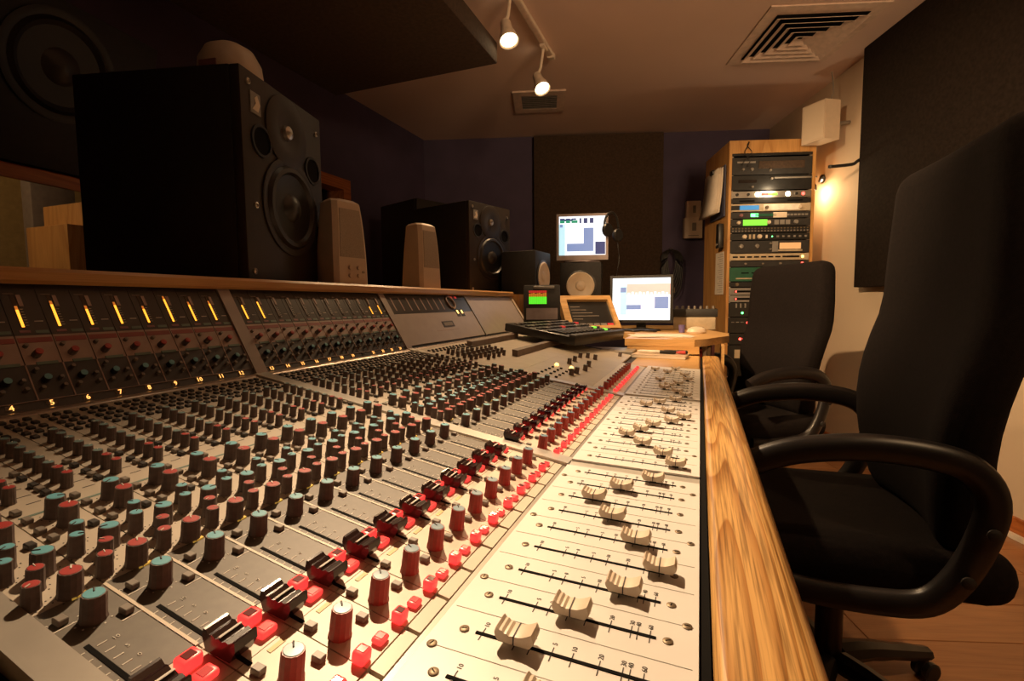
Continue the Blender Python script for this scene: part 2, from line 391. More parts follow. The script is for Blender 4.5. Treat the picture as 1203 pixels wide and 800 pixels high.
v = thing('ceiling_vent', 'square louvred air diffuser in the ceiling near the right wall', 'vent', (.50, 3.30, CZ), math.atan2(RD.y, RD.x)+pi/2)
MB().bev((0, 0, -.004), (.60, .62, .008), .002, seg=1).build('flange', M['ventw'], v)
MB().bbox((-.235, -.235, -.0105), (.235, .235, -.0085)).build('duct_opening', M['gap'], v)
for k, s in enumerate((.235, .188, .141, .094, .047)):
    q_ = 2**.5; mb = MB(); s2 = max(s-.034, .004)
    mb.lathe([(s*q_, -.030), (s2*q_, -.0105), (s2*q_, -.0085), (s*q_, -.028), (s*q_, -.030)], 4, M=Matrix.Rotation(pi/4, 4, 'Z'), close=False)
    mb.build('louvre', M['ventw'], v)
v = thing('ceiling_vent', 'small dark return-air grille in the ceiling behind the far track spot', 'vent', (-1.15, 3.60, CZ), rzB)
mb = MB()
for (x0, x1, y0, y1) in ((-.19, .19, .12, .19), (-.19, .19, -.19, -.12), (-.19, -.13, -.12, .12), (.13, .19, -.12, .12)):
    mb.bbox((x0, y0, -.012), (x1, y1, -.0005))
mb.build('flange', M['ventw'], v)
MB().bbox((-.13, -.12, -.003), (.13, .12, -.0005)).build('duct_opening', M['gap'], v)
lv = MB().box((0, 0, 0), (.26, .012, .003), M=Matrix.Rotation(rad(40), 4, 'X')).mesh('slat', M['grey'])
for k in range(9): link(lv, 'slat', v, (0, -.105+k*.026, -.0085))

tr = thing('track_rail', 'white lighting track along the ceiling above the console', 'track', (TRACK_X, 1.6, CZ))
MB().bev((0, 0, -.012), (.036, 2.7, .022), .003, seg=1).build('rail', M['lampwhite'], tr)
MB().bbox((-.009, -1.34, -.0245), (.009, 1.34, -.0232)).build('groove', M['ventw'], tr)
MB().bev((0, 1.36, -.016), (.042, .04, .030), .003, seg=1).build('end_feed', M['lampwhite'], tr)
LBL = ['white track spot aimed at the nearest faders, above the picture', 'white track spot nearest the camera, pointing straight down', 'white track spot at the far end, tilted towards the screens', 'white track spot above the camera, turned towards the cream wall']
for k, (p, a, e, an) in enumerate(SPOTS):
    p = Vector(p); d = (Vector(a)-p).normalized()
    s = thing('track_spot', LBL[k], 'spotlight', p, group='track spotlights')
    R = rot_to(-d)                                   # +z runs up the lamp, away from the beam
    MB().lathe([(.041, 0), (.047, -.004), (.047, .004), (.040, .030), (.029, .060), (.026, .105), (.020, .115)], 24, M=R, close=False).add([], []).build('lamp_housing', M['lampwhite'], s)
    MB().lathe([(.0001, .006), (.041, .006)], 24, M=R, close=False).build('bulb_face', M['bulb'], s)
    top = R @ Vector((0, 0, .10))
    MB().tube([top, (top.x*.5+(TRACK_X-p.x)*.5, top.y, top.z+.04), (TRACK_X-p.x, top.y, CZ-p.z-.03)], .008, 8).build('arm', M['lampwhite'], s)
    MB().bev((TRACK_X-p.x, top.y, CZ-p.z-.035), (.03, .07, .018), .003, seg=1).build('adapter', M['lampwhite'], s)

# ------------------------------------------------------------------ the mixing console
CON = thing('mixing_console', 'long grey analogue mixing console with rows of knobs, faders and a lit meter bridge', 'mixing console')
SK = .07; SLP = .145; PT = .041
TILT = math.atan(SLP)
def zp(x): return .7845-SLP*(x+.213)
def Y(n): return .608+(n-12)*PT+(.029 if n > 12 else 0)+(.03 if n > 24 else 0)
def sy(y, x): return y+SK*(-.213-x)
NRM = Vector((SLP, 0, 1)).normalized()
def pslab(mb, x0, x1, y0, y1, h=0, t=.004, mi=0, skew=True):
    g = (lambda y, x: sy(y, x)) if skew else (lambda y, x: y)
    B = [(x0, g(y0, x0), zp(x0)+h-t), (x1, g(y0, x1), zp(x1)+h-t), (x1, g(y1, x1), zp(x1)+h-t), (x0, g(y1, x0), zp(x0)+h-t)]
    return mb.hexa(B+[(a, b, c+t) for a, b, c in B], mi)
# carcass below the panels
mb = MB()
mb.add([(-.80, .13, .0), (-.16, .13, .0), (-.16, 2.10, .0), (-.80, 2.10, .0), (-.80, .13, zp(-.80)-.008), (-.16, .13, zp(-.16)-.008), (-.16, 2.10, zp(-.16)-.008), (-.80, 2.10, zp(-.80)-.008)],
       [(3, 2, 1, 0), (4, 5, 6, 7), (0, 1, 5, 4), (1, 2, 6, 5), (2, 3, 7, 6), (3, 0, 4, 7)])
mb.bbox((-.16, .06, .55), (.006, 1.725, .768))
mb.build('carcass', M['blackm'], CON)
mb = MB(); pslab(mb, -.79, -.165, .128, .149, .004, .06); pslab(mb, -.79, -.165, .1275, .132, .006, .02)
mb.build('end_trim', M['trim'], CON)
MB().bbox((-.80, -.12, .55), (-.17, .118, .775)).build('side_cheek', M['tan'], CON)
# per channel panels
W0, W1 = -.008, .033
def slotmb(x0, x1, y, h): return pslab(MB(), x0, x1, y-.0014, y+.0014, h, .0006)
nums = {t: text_mesh(t, .0042, M['paleink'], .0001) for t in ('0', '5', '10', '20', '40')}
def onpanel(x, y, h=.0003, rz=0):
    return Matrix.Translation((x, sy(y, x), zp(x)+h)) @ Matrix.Rotation(TILT, 4, 'Y') @ Matrix.Rotation(rz, 4, 'Z')
def printdark(n):
    mb = MB(); y = Y(n)-.001
    for k in range(8):
        x = -.327+k*.0085
        for s0, s1 in ((-.0085, -.003), (.003, .0085)): pslab(mb, x-.00035, x+.00035, y+s0, y+s1, .0003, .0003)
    for k, t in enumerate(('10', '5', '0', '5', '10')):
        mb_from(nums[t], onpanel(-.3255+k*.012, y+.0125, .0003, pi/2), mb, 0)
    for (x, wv) in ((-.357, 0.0), (-.336, .026)): pslab(mb, x-.0004, x+.0004, Y(n)+wv-.006, Y(n)+wv+.006, .0003, .0003)
    for k in range(9):
        a = 2.4+k*.58; r = .0098
        xx = -.352+r*cos(a); yy = Y(n)+.0124+r*sin(a); pslab(mb, xx-.0005, xx+.0005, yy-.0005, yy+.0005, .0003, .0003)
    mb_from(nums['0'], onpanel(-.365, Y(n)-.006, .0003, pi/2), mb, 0)
    return mb
def printpale(n):
    mb = MB(); y = Y(n)
    for (x, wv, r) in ((-.384, .0155, .0095), (-.389, -.003, .0075), (-.405, .006, .0075), (-.421, .0164, .0095), (-.428, -.002, .0075), (-.445, .006, .0075), (-.476, .0147, .0095), (-.497, .015, .0095)):
        for k in range(7):
            a = -2.2+k*.73; xx = x-.003+r*cos(a); yy = y+wv+r*sin(a)
            pslab(mb, xx-.0004, xx+.0004, yy-.0004, yy+.0004, .0003, .0003)
    for k in range(8): pslab(mb, -.656+k*.0172, -.6553+k*.0172, y+.010, y+.020, .0003, .0003)
    return mb
for n in range(1, 25):
    a, b = Y(n)+W0+.0005, Y(n)+W1-.0005
    pslab(MB(), -.785, -.3818, a, b).build('channel_panel', M['panel'], CON)
    pslab(MB(), -.3812, -.2812, a, b).build('fader_panel', M['dark'], CON)
    pslab(MB(), -.2806, -.2472, a, b).build('label_strip', M['strip'], CON)
    pslab(MB(), -.2466, -.1838, a, b).build('monitor_panel', M['strip'], CON)
    pslab(MB(), -.1826, -.1722, a+.0012, b-.0012).build('scribble_tab', M['strip'], CON)
    slotmb(-.332, -.243, Y(n)-.001, .0004).build('fader_slot', M['gap'], CON)
    pslab(MB(), -.381, -.2814, Y(n)+W1-.0011, Y(n)+W1+.0011, .0005, .003).build('channel_line', M['strip'], CON)
    printdark(n).build('scale_print', M['paleink'], CON, kind='stuff')
    if n < 19: printpale(n).build('knob_print', M['ink'], CON, kind='stuff')
    pslab(MB(), -.5145, -.5115, a+.004, b-.004, .0003, .0003).build('teal_stripe', M['teal'], CON)
    pslab(MB(), -.2437, -.2403, Y(n)+.011, Y(n)+.023, .0004, .0004).build('name_tag', M['tagyellow'], CON) if n < 9 else None
# the divider bars between banks and the long strip in front of the pots
for n in (12, 24):
    mb = MB(); pslab(mb, -.785, -.165, Y(n)+W1+.0015, Y(n+1)+W0-.0015, .0035, .008)
    mb.build('divider_bar', M['bar'], CON)
for y0, y1 in ((.149, Y(12)+W1), (Y(13)+W0, Y(24)+W1), (Y(25)+W0, 1.72)):
    pslab(MB(), -.1716, -.1655, y0, y1, -.001, .006, skew=False).build('front_channel', M['trim'], CON)
# white fader panels
def zw(x): return .782-.035*(x+.135)
def wslab(mb, x0, x1, y0, y1, h=0, t=.004, mi=0):
    B = [(x0, y0, zw(x0)+h-t), (x1, y0, zw(x1)+h-t), (x1, y1, zw(x1)+h-t), (x0, y1, zw(x0)+h-t)]
    return mb.hexa(B+[(p, q, r+t) for p, q, r in B], mi)
for (y0, y1) in ((.07, Y(12)+.020), (Y(13)-.024, Y(24)+.020), (Y(25)-.024, 1.722)):
    wslab(MB(), -.163, .0035, y0, y1, 0, .012).build('white_fader_panel', M['white'], CON)
for n in (12, 24):
    wslab(MB(), -.163, .0035, Y(n)+.0212, Y(n+1)-.0252, -.003, .009).build('panel_gap_bar', M['bar'], CON)
MB().bbox((.0042, .07, .70), (.0108, 2.12, .7745)).build('shadow_gap', M['gap'], CON)
SLOTY = [Y(n) for n in range(1, 25)]+[Y(25)-.004+k*.041 for k in range(12)]
nb2 = {t: text_mesh(t, .0048, M['ink'], .0001) for t in ('0', '5', '10', '20', '30', '40', '60')}
pm = MB()
for fr, t in ((.04, '10'), (.25, '5'), (.34, '0'), (.465, '5'), (.58, '10'), (.73, '20'), (.855, '30'), (.893, '40'), (.965, '60')):
    x = .112*fr; pm.box((x, 0, .0002-.035*x), (.0007, .0125, .0003))
    mb_from(nb2[t], Matrix.Translation((x, .0098, .0002-.035*x)) @ Matrix.Rotation(pi/2, 4, 'Z'), pm, 0)
pmesh = pm.mesh('scale_print', M['ink'])
slm = MB().hexa([(0, -.0013, -.001), (.112, -.0013, -.005), (.112, .0013, -.005), (0, .0013, -.001), (0, -.0013, .0005), (.112, -.0013, -.0034), (.112, .0013, -.0034), (0, .0013, .0005)]).mesh('fader_slot', M['gap'])
scr = MB().lathe([(.0001, 0), (.0034, 0), (.0034, .0006), (.0026, .0010), (.0001, .0010)], 14, 0, close=False).box((0, 0, .0010), (.0036, .0007, .0004), 1).mesh('screw', [M['brass'], M['gap']])
line = MB().box((0, 0, 0), (.16, .0005, .0003)).mesh('scribe_line', M['greyline'])
for i, y in enumerate(SLOTY):
    link(slm, 'fader_slot', CON, (-.135, y, zw(-.135)))
    link(pmesh, 'scale_print', CON, (-.135, y, zw(-.135)), kind='stuff')
    link(scr, 'screw', CON, (-.1435, y, zw(-.1435)), (0, 0, .5+i)); link(scr, 'screw', CON, (-.0155, y, zw(-.0155)), (0, 0, i*.9))
    if i not in (11, 23): link(line, 'scribe_line', CON, (-.08, y+.0205, zw(-.08)+.0001), (0, .035, 0))
for n in (1, 3, 5, 8, 11, 14, 18, 22):
    y = Y(n)+.0205
    link(scr, 'screw', CON, (-.004, y, zw(-.004)), (0, 0, y*9)); link(scr, 'screw', CON, (-.1565, y, zw(-.1565)), (0, 0, y*5))
# ivory fader caps: saddle-shaped block with ribs on its rear half and a black centre line
def saddle():
    mb = MB(); pr = []
    L = .0135
    for i in range(15):
        u = -1+2*i/14; z = .0092+.0040*abs(u)**2
        if i < 7 and i % 2: z -= .0008
        pr.append((u*L*.86, z))
    pr += [(L*.93, .0118), (L, .0090), (L*.97, .0068), (L*.80, .0036), (-L*.80, .0036), (-L*.97, .0068), (-L, .0090), (-L*.93, .0118)]
    vs = []; n = len(pr)
    for yy, k in ((-.0070, .96), (-.0058, 1.0), (.0058, 1.0), (.0070, .96)):
        for x, z in pr: vs.append((x*k, yy, z*(1 if k == 1 else .985)))
    fs = [[(j+1)*n+i, (j+1)*n+(i+1) % n, j*n+(i+1) % n, j*n+i] for j in range(3) for i in range(n)]
    fs += [list(range(n)), [3*n+i for i in range(n)][::-1]]
    return mb.add(vs, [f[::-1] for f in fs])
capm = saddle().mesh('fader_cap', M['ivory'], ang=25)
clm = MB().box((0, 0, .0092), (.0008, .0142, .0008)).bbox((-.0004, -.00735, .0038), (.0004, -.0070, .0095)).bbox((-.0004, .0070, .0038), (.0004, .00735, .0095)).bbox((-.004, -.0007, -.0005), (.004, .0007, .0036)).mesh('centre_line', M['ink'])
WFX = {4: -.106, 5: -.08, 6: -.05, 7: -.027, 8: -.051, 9: -.079, 10: -.106, 11: -.082, 12: -.05, 13: -.027, 14: -.046, 15: -.079, 16: -.108, 17: -.09, 18: -.074, 19: -.045, 20: -.025, 21: -.056, 22: -.102, 23: -.078, 24: -.047, 1: -.06, 2: -.04, 3: -.075}
faders = [(WFX[n], Y(n)) for n in range(1, 25)]
for k, x in enumerate((-.028, -.048, -.081, -.071, -.051, -.100, -.029, -.06, -.04, -.09, -.13, -.07)):
    if k != 7: faders.append((x, SLOTY[24+k]))
for x, y in faders:
    o = link(capm, 'ivory_fader', CON, (x, y, zw(x)+.0006), (0, .035, 0)); link(clm, 'centre_line', o)
# oak armrest
mb = MB(); prof = [(.012, .70), (.012, .7745), (.015, .7795), (.020, .7805), (.060, .7805), (.070, .778), (.077, .771), (.079, .760), (.078, .72), (.072, .70)]
for j, y in enumerate((.02, 2.16)):
    pass
vs = [(x, y, z) for y in (.02, 2.13) for x, z in prof]; k = len(prof)
mb.add(vs, [[i, (i+1) % k, k+(i+1) % k, k+i] for i in range(k)]+[list(range(k))[::-1], [k+i for i in range(k)]])
mb.f = [f[::-1] for f in mb.f]
mb.build('oak_armrest', M['oak'], CON, ang=50)

# rotary knobs
def knobmesh(r, h, body, n=26):
    return MB().lathe([(r*1.12, 0), (r*1.10, h*.10), (r*1.04, h*.14), (r*.99, h*.94), (r*.95, h)], n, flute=.05).mesh('knob_body', body)
def capmesh(r, h, m):
    mb = MB().lathe([(r*.84, h*.99), (r*.84, h*1.005), (r*.80, h*1.02), (.0001, h*1.025)], 20, 0, close=False)
    mb.bev((r*.52, 0, h*1.03), (r*.75, r*.15, h*.045), r*.03, 1, seg=1)
    return mb.mesh('knob_cap', [m, M['ink']])
def capmeshw(r, h, m):
    mb = MB().lathe([(r*.84, h*.99), (r*.84, h*1.005), (r*.80, h*1.02), (.0001, h*1.025)], 20, 0, close=False)
    mb.bev((r*.52, 0, h*1.03), (r*.75, r*.15, h*.045), r*.03, 1, seg=1)
    return mb.mesh('knob_cap', [m, M['paleink']])
KB = {'big': (.0068, .0175), 'small': (.0050, .0165), 'send': (.0046, .0150), 'mon': (.0068, .0195)}
BODY = {k: knobmesh(r, h, M['knobred'] if k == 'mon' else M['knob']) for k, (r, h) in KB.items()}
CAP = {(k, c): (capmesh if c == 'blue' else capmeshw)(*KB[k], M['cap'+c]) for k in KB for c in ('blue', 'red', 'dull', 'pale')}
CAP[('mon', 'pale')] = capmesh(*KB['mon'], M['cappale'])
def knob(name, kind, colour, x, y, turn=None, label=None):
    o = link(BODY[kind], name, CON, (x, y, zp(x)), (0, TILT, 0), label=label)
    t = random.uniform(-2.3, 2.3) if turn is None else turn
    link(CAP[(kind, colour)], 'cap', o, (0, 0, 0), (0, 0, pi-t))
    return o
bm_ = MB().bev((0, 0, .0020), (.0074, .0058, .0042), .0006, seg=1)
BT = {k: bm_.mesh('switch_button', M[k]) for k in ('btn', 'btnd')}
def button(name, k, x, y): return link(BT[k], name, CON, (x, y, zp(x)), (0, TILT, 0))
def litbutton(L, Wd, H, body, lens):
    mb = MB().bev((0, 0, H/2), (L, Wd, H), .0016, 0, seg=2)
    me = mb.mesh('lit_button', body)
    lm = MB().bev((0, 0, H+.0001), (L*.62, Wd*.55, .0006), .0002, seg=1).mesh('lens', lens)
    return me, lm
RB = {'high': litbutton(.0095, .0125, .0085, M['red'], M['redlens']), 'low': litbutton(.0095, .0125, .0050, M['redhot'], M['redlow']),
      'mhigh': litbutton(.0090, .0095, .0085, M['red'], M['redlens']), 'mlow': litbutton(.0085, .0095, .0042, M['redhot'], M['redlow'])}
def red(name, k, x, y):
    o = link(RB[k][0], name, CON, (x, y, zp(x)), (0, TILT, 0)); link(RB[k][1], 'lens', o)
def blackfader():
    mb = MB(); L, Wd = .0135, .0078
    pr = [(-L, .0095), (-L*.93, .0150)]
    for i in range(9):
        u = -.8+1.6*i/8; pr.append((u*L, .0128+.0030*u*u-(.0012 if i % 2 else 0)))
    pr += [(L*.93, .0150), (L, .0095), (L*.72, .0012), (-L*.72, .0012)]
    vs = []; n = len(pr)
    for yy in (-Wd, Wd):
        for x, z in pr: vs.append((x, yy, z))
    fs = [[n+i, n+(i+1) % n, (i+1) % n, i] for i in range(n)]+[list(range(n)), [n+i for i in range(n)][::-1]]
    return mb.add(vs, [f[::-1] for f in fs])
bfm = blackfader().mesh('black_fader', mat('fader_black_red_glow', (.022, .009, .008), .18), ang=20)  # dark red in the black stands in for the red buttons' glow
bfl = MB().box((.0001, 0, .0136), (.0016, .0150, .0006)).mesh('centre_line', M['paleink'])
RBT = MB()
for r_ in range(5):
    for k in range(3): RBT.bev((-.692-r_*.0165, -.003+k*.0118+SK*.48, -.001), (.0075, .0068, .0042), .0008, seg=1)
SEND = [(-.668, 'dull'), (-.651, 'dull'), (-.635, 'dull'), (-.616, 'dull'), (-.598, 'dull'), (-.580, 'dull'), (-.564, 'red'), (-.547, 'red')]
for n in range(1, 25):
    y = Y(n)
    def S(x, wv): return sy(y+wv, x)
    for x, wv, c in ((-.352, .0124, 'blue'), (-.3865, .0157, 'red'), (-.424, .0164, 'blue'), (-.4785, .0147, 'red'), (-.4995, .015, 'blue')):
        knob('level_knob', 'big', c, x, S(x, wv), turn=(.5 if x > -.39 else None))
    for x, wv, c in ((-.391, -.003, 'red'), (-.408, .006, 'red'), (-.430, -.002, 'blue'), (-.4475, .006, 'blue')):
        knob('equaliser_knob', 'small', c, x, S(x, wv))
    for x, c in SEND: knob('send_knob', 'send', c, x, S(x, .003))
    if n > 1: knob('monitor_knob', 'mon', 'pale', -.2155, S(-.2155, .004), turn=.7+random.uniform(-.25, .25))
    for x, wv in ((-.363, 0.0), (-.342, .026), (-.235, -.0025), (-.2125, .0225)): button('switch_button', 'btn', x, S(x, wv))
    for x, wv, k in ((-.601, .027, 'btn'), (-.587, .027, 'btnd'), (-.566, .027, 'btnd'), (-.555, .027, 'btn'), (-.544, .027, 'btnd'),
                     (-.522, -.002, 'btn'), (-.503, -.002, 'btn'), (-.48, -.003, 'btn'), (-.463, -.002, 'btn'), (-.463, .025, 'btnd')):
        button('equaliser_button', k, x, S(x, wv))
    red('mute_button', 'high', -.2705, S(-.2705, .0200)); red('solo_button', 'low', -.2560, S(-.2560, .0200))
    red('cut_button', 'mhigh', -.1905, S(-.1905, -.0050)); red('cue_button', 'mlow', -.1905, S(-.1905, .0140))
    o = link(bfm, 'channel_fader', CON, (-.262, S(-.262, -.001), zp(-.262)+.0005), (0, TILT, 0)); link(bfl, 'centre_line', o)
    pslab(MB(), -.3832, -.3790, y+.0135, y+.0225, .0012, .0012).build('indicator_led', M['yellow'], CON)
    mb = MB()
    for p in RBT.v: mb.v.append((p[0], p[1]+y, p[2]+zp(p[0])+.002))
    mb.f = RBT.f; mb.m = RBT.m
    mb.build('routing_buttons', M['btnd'], CON, kind='stuff')
mb = MB()
# master section, beyond channel 24
M0, M1 = Y(25)+W0, 2.05
def mpanel(name, x0, x1, y0, y1, m, h=0): return pslab(MB(), x0, x1, y0, y1, h, .005).build(name, m, CON)
mpanel('master_panel', -.785, -.452, M0, M1-.03, M['panel']); mpanel('master_panel', -.4515, -.2512, M0, 1.98, M['panel'])
mpanel('master_panel', -.2506, -.1722, M0, 1.72, M['strip'])
pslab(MB(), -.720, -.700, 1.42, 1.86, .020, .022).build('ridge_bar', M['ridge'], CON); pslab(MB(), -.555, -.536, 1.42, 1.92, .020, .022).build('ridge_bar', M['ridge'], CON)
for i in range(12):
    y = Y(25)+.004+i*.041
    if i < 11: knob('monitor_knob', 'mon', 'dull', -.2155, sy(y, -.2155))
    red('cut_button', 'mhigh', -.1905, sy(y-.008, -.19)); red('cue_button', 'mlow', -.1905, sy(y+.010, -.19))
for i in range(8):
    for j, x in enumerate((-.600, -.625, -.650, -.672, -.690)):
        if i < 8-j or j < 3: knob('bus_knob', 'small', 'dull', x, sy(M0+.02+i*.032+j*.006, x))
for i in range(4): knob('bus_knob', 'small', 'dull', -.575, sy(M0+.085+i*.040, -.575))
for i in range(14): button('bus_button', 'btnd', -.725, sy(M0+.02+i*.022, -.725)); button('bus_button', 'btnd', -.742, sy(M0+.02+i*.022, -.742))
for x, y in ((-.381, 1.49), (-.381, 1.56), (-.386, 1.66), (-.366, 1.69), (-.338, 1.68), (-.324, 1.51), (-.315, 1.42), (-.324, 1.35), (-.329, 1.31), (-.283, 1.88)):
    knob('control_room_knob', 'big', 'dull', x, y)
for i in range(5):
    for j in range(3): button('bus_button', 'btnd', -.40+j*.025, M0+.04+i*.035)
led = MB().lathe([(.006, 0), (.006, .004), (.004, .007), (.0001, .008)], 14).mesh('signal_lamp', M['led_a'])
for x, y in ((-.402, 1.42), (-.354, 1.41)): link(led, 'signal_lamp', CON, (x, y, zp(x)), (0, TILT, 0))
# bottom metal ledge of the bridge
mb = MB(); prof = [(-.800, .852), (-.772, .852), (-.772, .862), (-.776, .8675), (-.784, .8695), (-.792, .8690), (-.800, .866)]; k = len(prof)
vs = [(x, y, z) for y in (.149, 2.33) for x, z in prof]
mb.add(vs, [[i, (i+1) % k, k+(i+1) % k, k+i] for i in range(k)]+[list(range(k))[::-1], [k+i for i in range(k)]]); mb.f = [f[::-1] for f in mb.f]
mb.build('bridge_ledge', M['ledge'], CON, ang=60)

# ------------------------------------------------------------------ meter bridge (leaning plane from B0 upwards)
B0 = Vector((-.795, 0, .868)); BS = Vector((-.11, 0, .169)); BN = Vector((.169, 0, .11)).normalized(); BA = math.atan2(BN.x, BN.z)
BSK = .05
def bp(s, y, h=0): return B0+BS*s+BN*h+Vector((0, y-BSK*.2016*0, 0))
def bslab(mb, s0, s1, y0, y1, h=0, t=.003, mi=0, sk=.009):
    q = [bp(s0, y0+sk*s0, h-t), bp(s0, y1+sk*s0, h-t), bp(s1, y1+sk*s1, h-t), bp(s1, y0+sk*s1, h-t)]
    return mb.hexa([v[:] for v in q]+[(v+BN*t)[:] for v in q], mi)
def Yb(n): return .608+(n-12)*PT+(.029 if n > 12 else 0)+.045
# bridge carcass with shelf for the loudspeakers
mb = MB(); a, b = .13, 2.33
sec = [(-.80, .845), (-.80+.004, .868-.004), (-.905-.003, 1.030), (-1.60, 1.030), (-1.60, .845)]
vs = [(x, y, z) for y in (a, b) for x, z in sec]; k = len(sec)
mb.add(vs, [[i, (i+1) % k, k+(i+1) % k, k+i] for i in range(k)]+[list(range(k))[::-1], [k+i for i in range(k)]]); mb.f = [f[::-1] for f in mb.f]
mb.build('bridge_carcass', M['blackm'], CON)
MB().bbox((-1.62, .12, .0), (-.86, 2.33, .843)).build('bridge_base', M['blackm'], CON)
def railmesh(y0, y1):
    mb = MB(); prof = [(-.893, 1.033), (-.889, 1.038), (-.889, 1.051), (-.894, 1.0565), (-1.62, 1.0565), (-1.62, 1.033)]; k = len(prof)
    vs = [(x, y, z) for y in (y0, y1) for x, z in prof]
    mb.add(vs, [[i, (i+1) % k, k+(i+1) % k, k+i] for i in range(k)]+[list(range(k))[::-1], [k+i for i in range(k)]]); mb.f = [f[::-1] for f in mb.f]
    return mb
railmesh(.12, 2.34).build('bridge_top_rail', M['rail'], CON)
# modules
wnum = {}
barm = {}
kgrey = MB().lathe([(.0030, 0), (.0028, .006), (.0024, .007), (.0001, .0072)], 14).mesh('bridge_knob', M['btn'])
kblue = MB().lathe([(.0048, 0), (.0045, .0085)], 16, 1).lathe([(.0044, .0084), (.0042, .0092), (.0001, .0095)], 14, 0, close=False).mesh('bridge_knob', [M['capblue'], M['brdark']])
kredb = MB().lathe([(.0050, 0), (.0046, .0105)], 16, flute=.06).mesh('bridge_knob', M['knob'])
kredc = MB().lathe([(.0046, .0104), (.0044, .0125), (.0001, .0130)], 16, close=False).mesh('cap', M['capred'])
sgrey = MB().lathe([(.0030, 0), (.0027, .0055), (.0001, .006)], 12).mesh('toggle', M['btn'])
LIT = {4: .72, 5: .757, 6: .80, 7: .757, 8: .79, 9: .75, 10: .85, 11: .79, 12: .80, 13: .78, 14: .82, 23: .74, 24: .76, 1: .74, 2: .76, 3: .75}
RX = (0, BA, 0)
for n in range(1, 25):
    y = Yb(n); e = .041
    bslab(MB(), .555, .985, y+.0004, y+e-.0004).build('meter_panel', M['brgrey'], CON)
    bslab(MB(), .327, .553, y+.0006, y+e-.0006).build('send_panel', M['brpink'], CON)
    bslab(MB(), .066, .325, y+.0008, y+e-.0008).build('switch_panel', M['brdark'], CON)
    bslab(MB(), .006, .060, y, y+e, -.001).build('number_strip', M['brdark'], CON)
    bslab(MB(), .0605, .0650, y, y+e, .0004, .002).build('strip_line', M['brpink'], CON)
    bslab(MB(), .066, .325, y+e-.0011, y+e+.0007, .0006, .003).build('channel_line', M['brpink'], CON)
    mw = bslab(MB(), .615, .885, y+.0105, y+.0150, .0006, .0008).build('level_meter', M['meterwin'], CON)
    if n in LIT:
        bslab(MB(), .617, LIT[n], y+.0113, y+.0144, .0012, .0006).build('lit_bar', M['amber'], mw)
        if n < 13: bslab(MB(), LIT[n]+.004, LIT[n]+.03, y+.0113, y+.0144, .0012, .0006).build('fading_bar', M['amberlow'], mw)
    else: bslab(MB(), .64, .86, y+.0113, y+.0144, .0012, .0006).build('unlit_bar', M['btn'], mw)
    bslab(MB(), .785, .880, y+.0168, y+.0218, .0012, .0016).build('peak_tab', M['brpink'], CON)
    bslab(MB(), .885, .893, y+.004, y+.016, .0005, .0005).build('meter_caption', M['btn'], CON)
    mb = MB()
    for k in range(7): bslab(mb, .63+k*.022, .634+k*.022, y+.0165, y+.020, .0004, .0004)
    bslab(mb, .66, .667, y+.027, y+.037, .0004, .0004)
    mb.build('meter_scale', M['paleink'], CON, kind='stuff')
    bslab(MB(), .572, .592, y+.007, y+.019, .0005, .0005).build('mauve_label', M['purple'], CON)
    bslab(MB(), .566, .590, y+.024, y+.039, .0005, .0005).build('teal_label', M['teal'], CON)
    bslab(MB(), .495, .533, y+.002, y+.039, .0005, .0005).build('red_label', M['brred'], CON)
    bslab(MB(), .320, .342, y+.012, y+.036, .0010, .0010).build('teal_label', M['teal'], CON)
    o = link(kredb, 'bridge_knob', CON, bp(.395, y+.018), RX); link(kredc, 'cap', o)
    link(sgrey, 'toggle', CON, bp(.467, y+.011), RX)
    link(kblue, 'bridge_knob', CON, bp(.208, y+.017), RX)
    for s, wv in ((.279, .010), (.141, .009), (.205, .037-.004), (.142, .033)): link(kgrey if s != .095 else sgrey, 'bridge_knob' if s != .095 else 'toggle', CON, bp(s, y+wv), RX)
    if 3 < n:
        tm = text_mesh(str(n), .0105, M['num'], .0003)
        R = Matrix.Translation(bp(.034, y+.013, .0003)) @ Matrix(((0, BS.x/BS.length, BN.x, 0), (1, 0, 0, 0), (0, BS.z/BS.length, BN.z, 0), (0, 0, 0, 1)))
        o = link(tm, 'channel_number', CON)
        o.matrix_local = R
        if n == 20: o.data.materials[0] = M['btn']
        b_ = bslab(MB(), .022, .047, y+.0065, y+.0195, -.0004, .0006).build('number_lamp', M['meterwin'], CON)
for y in (Yb(12)+.041, Yb(24)+.041, .1315+.02):
    w_ = .028 if y > .3 else .012
    bslab(MB(), .0, .99, y+.001, y+w_-.001, .003, .006).build('bridge_divider', M['master'], CON)
y0 = Yb(24)+.041+.028; y1 = 1.785
bslab(MB(), .05, .60, y0, y1, 0).build('master_plate', M['master'], CON)
bslab(MB(), .603, .985, y0, y1, 0).build('master_meter_panel', M['brgrey'], CON)
for k in range(8):
    y = y0+.025+k*.043
    bslab(MB(), .66, .90, y, y+.005, .0006, .0008).build('bus_meter', M['brpink'], CON)
for k in range(2):
    y = y0+.40+k*.035
    bslab(MB(), .50, .64, y, y+.028, .001, .002).build('stereo_meter', M['brdark'], CON)
    bslab(MB(), .56, .63, y+.011, y+.018, .0022, .001).build('stereo_meter_bar', M['led_a'], CON)
    bslab(MB(), .90, .94, y+.02, y+.035, .0012, .001).build('master_lamp', M['mred'], CON)
R = Matrix(((0, BS.x/BS.length, BN.x, 0), (1, 0, 0, 0), (0, BS.z/BS.length, BN.z, 0), (0, 0, 0, 1)))
ring = MB().tube([(.026*cos(a*pi/12), .026*sin(a*pi/12), 0) for a in range(25)], .0035, 6, up=(0, 0, 1)).build('phase_meter', M['brpink'], CON)
ring.matrix_local = Matrix.Translation(bp(.80, y0+.405, .003)) @ R
